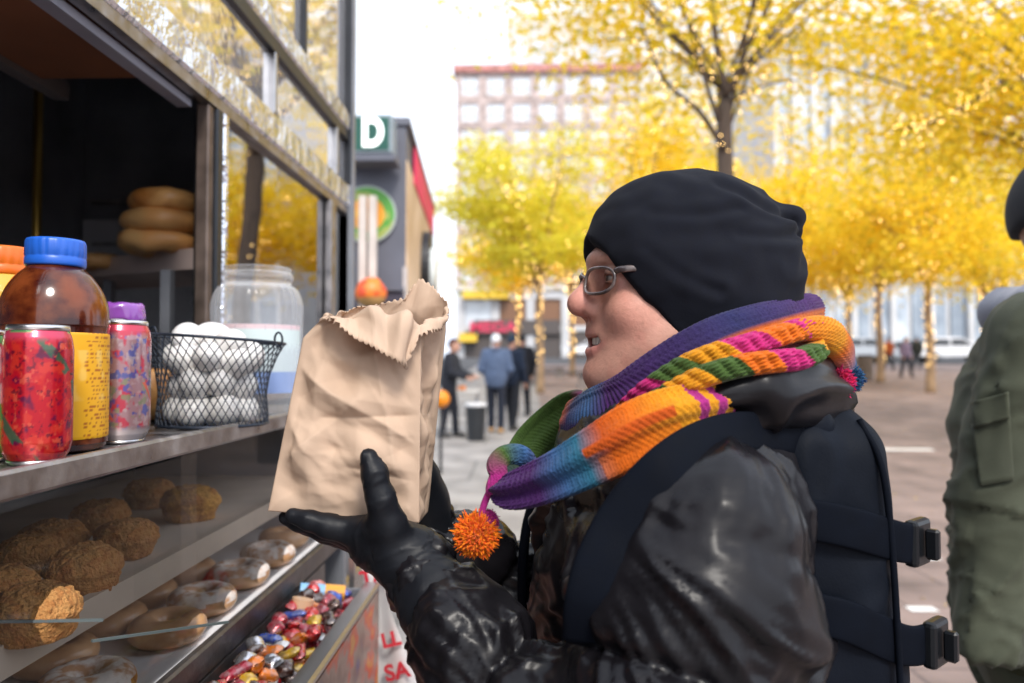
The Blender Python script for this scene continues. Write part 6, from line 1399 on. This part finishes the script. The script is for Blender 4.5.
far = [(906, 31.5, 1.72, 20, (.16, .12, .17), (.02, .02, .025), None, 'person in mauve grey coat walking with dark trousers across the far plaza'),
       (889, 38, 1.70, 200, (.30, .07, .02), (.015, .015, .02), black_knit, 'person in rust red top with dark trousers near the parked cars'),
       (840, 40, 1.75, 100, (.06, .035, .02), (.02, .018, .018), None, 'person in brown coat beside the dark parked car'),
       (917, 40, 1.72, 170, (.04, .045, .04), (.02, .02, .022), black_knit, 'person in dark green coat just behind the walker in mauve'),
       (597, 22, 1.75, 90, (.016, .018, .025), (.014, .015, .02), black_knit, 'person in black half hidden behind the smiling face'),
       ]
for (px, d, H, a, co, tr, ht, lab) in far: make_person(lab, gp_(px, d), R(a), H, co, tr, dark_shoe, ht, step=.2, h=.03, wrinkle=.01)

# ---- the man in the green field jacket
olive = mat('olive cotton twill', (.060, .066, .044), .8, spec=.2, var=.22, vscale=9, bump=.35, bscale=420, bdist=.0008, sheen=.05)
olive2 = mat('darker olive trousers', (.050, .055, .030), .85, spec=.15, var=.25, vscale=9, bump=.35, bscale=420, bdist=.0008)
gm, to_, Pg, kg = make_person('man in olive green field jacket and grey hood, cut off by the right edge', Vector((.988, 1.36, 0)), R(42), 1.84, None, None, dark_shoe, black_knit, step=.06, h=.0075, wrinkle=.009, coat_len=.80, hood=mat('grey fleece hood', (.26, .27, .32), .95, sheen=.2, var=.1, bump=.5, bscale=200),
    arms={'R': ((-.228, .06, 1.15), (-.275, .06, .93)), 'L': ((.28, .05, 1.15), (.25, -.06, .90))}, coat_mat=olive, trouser_mat=olive2, bulk=1.2, sleeve_r=.86, hands={'R': (.97, .2, .0)})
def on_coat(px, py, off):
    co = [c for c in gm.children if c.name.startswith('coat')][0]; me = co.data
    global _gb
    try: _gb
    except NameError: _gb = BVHTree.FromPolygons([v.co[:] for v in me.vertices], [tuple(p.vertices) for p in me.polygons])
    o = cam.location; dr = (W(px, py, 1.) - o).normalized(); hit = _gb.ray_cast(o, dr); return np.array(hit[0]) - np.array(dr) * off if hit[0] is not None else None
def patch(corners, off, name, mt, n=12, th=.003):
    """a flap of cloth lying on the coat, corners given clockwise on the photograph"""
    a, b, c_, d_ = [np.array(q, float) for q in corners]; V = []; 
    for i in range(n + 1):
        for j in range(n + 1):
            u, v = i / n, j / n; q = (a * (1 - u) + b * u) * (1 - v) + (d_ * (1 - u) + c_ * u) * v; p_ = on_coat(q[0], q[1], off)
            if p_ is None: return None
            V.append(p_)
    V = np.array(V).reshape(n + 1, n + 1, 3)
    for _ in range(4): V[1:-1, 1:-1] = (V[:-2, 1:-1] + V[2:, 1:-1] + V[1:-1, :-2] + V[1:-1, 2:]) / 4
    V = V.reshape(-1, 3); F = [(i * (n + 1) + j, i * (n + 1) + j + 1, (i + 1) * (n + 1) + j + 1, (i + 1) * (n + 1) + j) for i in range(n) for j in range(n)]
    o = link(name, mesh_np(name, V, F), mt, gm); md = o.modifiers.new('thickness', 'SOLIDIFY'); md.thickness = .005; md.offset = 0; return o
patch([(972, 402), (1008, 392), (1010, 418), (974, 428)], .013, 'pocket_flap', olive)
patch([(972, 424), (1010, 414), (1014, 480), (980, 486)], .006, 'chest_pocket', olive)

# ================================================================ STREET THINGS
def bin_(px, d, w, hgt, lab, mt, slats=True, base=None):
    b = GP(px, d); t = thing('litter_bin', b, lab, 'litter bin'); n = 18; m = MB()
    if slats:
        m.lathe([(0, .02), (w * .42, .02), (w * .42, hgt * .95), (w * .40, hgt * .95)], b, 20); m.build('liner', black_metal, t)
        m = MB()
        for k in range(n):
            a = 2 * np.pi * k / n; c_ = b + np.array([math.cos(a) * w * .47, math.sin(a) * w * .47, 0]); m.bar(c_ + [0, 0, .05], c_ + [0, 0, hgt * .97], w * .12, .02, up=(math.cos(a), math.sin(a), 0))
        m.build('slats', mt, t); m = MB(); m.lathe([(w * .38, hgt * .97), (w * .52, hgt * .97), (w * .52, hgt * 1.03), (w * .36, hgt * 1.03)], b, 28); m.build('rim', black_metal, t)
    else:
        m.lathe([(0, 0), (w * .40, 0), (w * .5, hgt), (w * .47, hgt), (w * .4, .1)], b, 24); m.build('tub', mt, t, smooth=False)
        m = MB(); m.lathe([(w * .505, hgt * .93), (w * .53, hgt * .97), (w * .515, hgt * 1.01), (w * .45, hgt * 1.0)], b, 24); m.build('bag_lining', mat('white bag lining', (.75, .75, .76), .5), t)
bin_(865, 29.5, .62, .98, 'round slatted wooden litter bin on the plaza beside a tree trunk', mat('weathered slats', (.17, .13, .10), .8, var=.3))
bin_(476, 12.6, .36, .62, 'black tub lined with a white bag at the men\'s feet', mat('black tub', (.015, .017, .02), .5), slats=False)
b = GP(463, 13.5); t = thing('folding_table', b, 'small pale table between the red-capped man and the blue hooded man', 'table'); m = MB(); m.box(b + [-.38, -.3, .74], b + [.30, .3, .78], .008); m.build('table_top', mat('pale table', (.6, .58, .55), .5), t)
for sx in (-.34, .26):
    for sy in (-.26, .26): m = MB(); m.tube([b + [sx, sy, 0], b + [sx, sy, .74]], .015, 8); m.build('leg', steel, t)
for k, (dx_, dy_, cl, lab) in enumerate(((-.02, 0, (.8, .25, .05), 'orange carton on the small pale table'), (-.2, .1, (.6, .55, .5), 'pale carton on the small pale table'))):
    m = MB(); m.box(b + [dx_ - .07, dy_ - .06, .782], b + [dx_ + .07, dy_ + .06, .86], .01); V, F, _ = m.arr(); single('carton', V, F, mat('carton %d' % k, cl, .6), lab, 'carton', smooth=False)
# round orange ball on a short post just past the bag
q = GP(441, 9.5); t = thing('ball_post', q, 'round orange ball on a thin dark post just past the paper bag', 'post'); z = W(441, 399, 9.5).z; m = MB(); m.tube([q, [q[0], q[1], z - .08]], .02, 10); m.build('post', black_metal, t, smooth=True)
V, F = lathe([(0, -.115)] + [(.115 * math.sin(a), -.115 * math.cos(a)) for a in np.linspace(.15, 3.0, 18)] + [(0, .115)], 28); link('ball', mesh_np('ball', V + [q[0], q[1], z], F), mat('orange ball', (.85, .27, .01), .4), t)
# low stone benches with dark seats among the trees
for (px, d, L_, lab) in ((560, 27, 2.6, 'low dark bench beside the lit tree trunks'), (541, 31, 2.0, 'low dark bench further back behind the tree trunk'), (596, 25, 1.2, 'low dark bench half hidden by the smiling face')):
    b = GP(px, d); t = thing('bench', b, lab, 'bench', 'benches under the trees'); m = MB(); m.box(b + [-L_ / 2, -.25, .40], b + [L_ / 2, .25, .47], .02); m.build('seat', mat('dark granite', (.05, .042, .04), .4), t)
    for sx in (-.38, .38): m = MB(); m.box(b + [sx * L_ - .15, -.2, -.05], b + [sx * L_ + .15, .2, .399], .01); m.build('leg', mat('bench stone', (.2, .17, .155), .7), t)
def car(px, d, rz, paint, lab, suv=True, cat='car', L_=4.6, white=False):
    b = GP(px, d); t = thing('parked_car', b, lab, cat, 'cars along the far kerb', rz); M_ = np.array((Matrix.Rotation(rz, 3, 'Z')))
    tr = lambda V: np.asarray(V) @ M_.T + b
    Hh = 1.68 if suv else 1.45; hw = .92
    prof = [(-2.3, .42), (-2.32, .75), (-2.2, .98), (-1.2, 1.06), (-.45, Hh - .05), (.2, Hh), (1.55, Hh - .02), (2.1, 1.12), (2.28, 1.0), (2.3, .42)] if suv else [(-2.3, .36), (-2.32, .62), (-2.1, .82), (-1.1, .95), (-.3, Hh - .04), (.4, Hh), (1.1, Hh - .06), (1.75, 1.0), (2.25, .92), (2.3, .4)]
    pr = np.array(prof); V = []; n = len(pr)
    for s_, w in ((-1, 1), (-1, .0), (1, .0), (1, 1)):
        for (x, z) in pr:
            ins = max(0, (z - 1.0)) * .28; y_ = s_ * (hw - ins) if w else s_ * (hw - ins - .06); V.append((x if w == 0 else x * .985, y_ , z if w == 0 else z - .01))
    V = np.array(V); order = [0, 1, 2, 3]; F = []
    for k in range(3): F += [(k * n + i, k * n + (i + 1) % n, (k + 1) * n + (i + 1) % n, (k + 1) * n + i) for i in range(n)]
    F += [tuple(range(n - 1, -1, -1)), tuple(range(3 * n, 4 * n))]
    bm = bmesh.new(); vs = [bm.verts.new(v) for v in V]; [bm.faces.new([vs[i] for i in f]) for f in F]; bmesh.ops.recalc_face_normals(bm, faces=bm.faces); bm.verts.index_update(); V2 = [v.co[:] for v in bm.verts]; F2 = [[v.index for v in f.verts] for f in bm.faces]; bm.free()
    link('body', mesh_np('body', tr(V2), F2, None, False), paint, t)
    gm_ = mat('dark car glass', (.02, .025, .03), .08, spec=.8)
    for s_ in (-1, 1):
        for (xa, xb, xc, xd) in (((-1.0, -.42, .32, .32), (.40, .40, 1.42, 1.75)) if suv else ((-.85, -.28, .35, .35), (.43, .43, 1.0, 1.45))):
            zb_, zt2 = 1.09, Hh - .12; yb, yt = hw - .025 - .0, hw - (zt2 - 1.0) * .28 + .004
            V = [(xa, s_ * (hw + .004 - .09 * .28), zb_), (xd, s_ * (hw + .004 - .09 * .28), zb_), (xc, s_ * yt, zt2), (xb, s_ * yt, zt2)]; V += [(x, y - s_ * .02, z) for x, y, z in V]
            link('side_window', mesh_np('side_window', tr(V), [(0, 1, 2, 3), (7, 6, 5, 4), (0, 4, 5, 1), (1, 5, 6, 2), (2, 6, 7, 3), (3, 7, 4, 0)], None, False), gm_, t)
    for (x0, z0, x1, z1) in ((-1.14, 1.11, -.50, Hh - .10), (2.06, 1.17, 1.60, Hh - .09)):
        dn = np.array([-(z1 - z0), 0, (x1 - x0)]); dn = dn / np.linalg.norm(dn) * (.012 if x0 < 0 else -.012); w0, w1 = hw - .17, hw - .30
        V = [(x0, -w0, z0), (x0, w0, z0), (x1, w1, z1), (x1, -w1, z1)]; V = [np.array(v) + dn for v in V] + [np.array(v) - dn * .2 for v in V]
        link('windscreen' if x0 < 0 else 'rear_window', mesh_np('windscreen', tr(V), [(0, 1, 2, 3), (7, 6, 5, 4), (0, 4, 5, 1), (1, 5, 6, 2), (2, 6, 7, 3), (3, 7, 4, 0)], None, False), gm_, t)
    for (x, y) in ((-1.42, -.86), (-1.42, .86), (1.40, -.86), (1.40, .86)):
        V, F = lathe([(.0, -.11), (.2, -.11), (.31, -.10), (.34, -.06), (.34, .06), (.31, .10), (.2, .11), (0, .11)], 24); V = np.stack([V[:, 0] + x, V[:, 2] + y, V[:, 1] + .34], 1); w = link('wheel', mesh_np('wheel', tr(V), F, None, False), MATS['tyre rubber'], t)
        s_ = 1 if y > 0 else -1; V, F = lathe([(0, .1), (.2, .1), (.21, .115), (.0, .125)], 20); V = np.stack([V[:, 0] + x, s_ * V[:, 2] + y, V[:, 1] + .34], 1); link('rim', mesh_np('rim', tr(V), F, None, False), steel, w)
    for s_ in (-1, 1):
        m = MB(); m.box((-2.34, s_ * .66 - .16, .74), (-2.22, s_ * .66 + .16, .88), .02); V, F, _ = m.arr(); link('headlight', mesh_np('headlight', tr(V), F, None, False), mat('headlight lens', (.8, .82, .85), .1, coat=.5), t)
        m = MB(); m.box((2.18, s_ * .72 - .1, .78), (2.33, s_ * .72 + .1, .96), .02); V, F, _ = m.arr(); link('tail_light', mesh_np('tail_light', tr(V), F, None, False), mat('tail light lens', (.5, .02, .02), .15), t)
dkp = mat('dark car paint', (.035, .04, .05), .25, coat=1.); whp = mat('white car paint', (.75, .76, .78), .25, coat=1.); slp = mat('silver car paint', (.42, .45, .48), .3, metal=.5, coat=1.)
car(862, 49, R(185), slp, 'silver grey estate car with dark windows parked behind the litter bin')
car(952, 49, R(170), whp, 'white car with dark glass parked beyond the green jacket\'s shoulder')
car(820, 52, R(182), whp, 'white van-like car behind the tree right of the scarf')
car(908, 56, R(0), dkp, 'dark car parked furthest back behind the walking people', suv=False)
car(590, 60, R(0), whp, 'white car parked in front of the shops beside the lit trunks', suv=False)
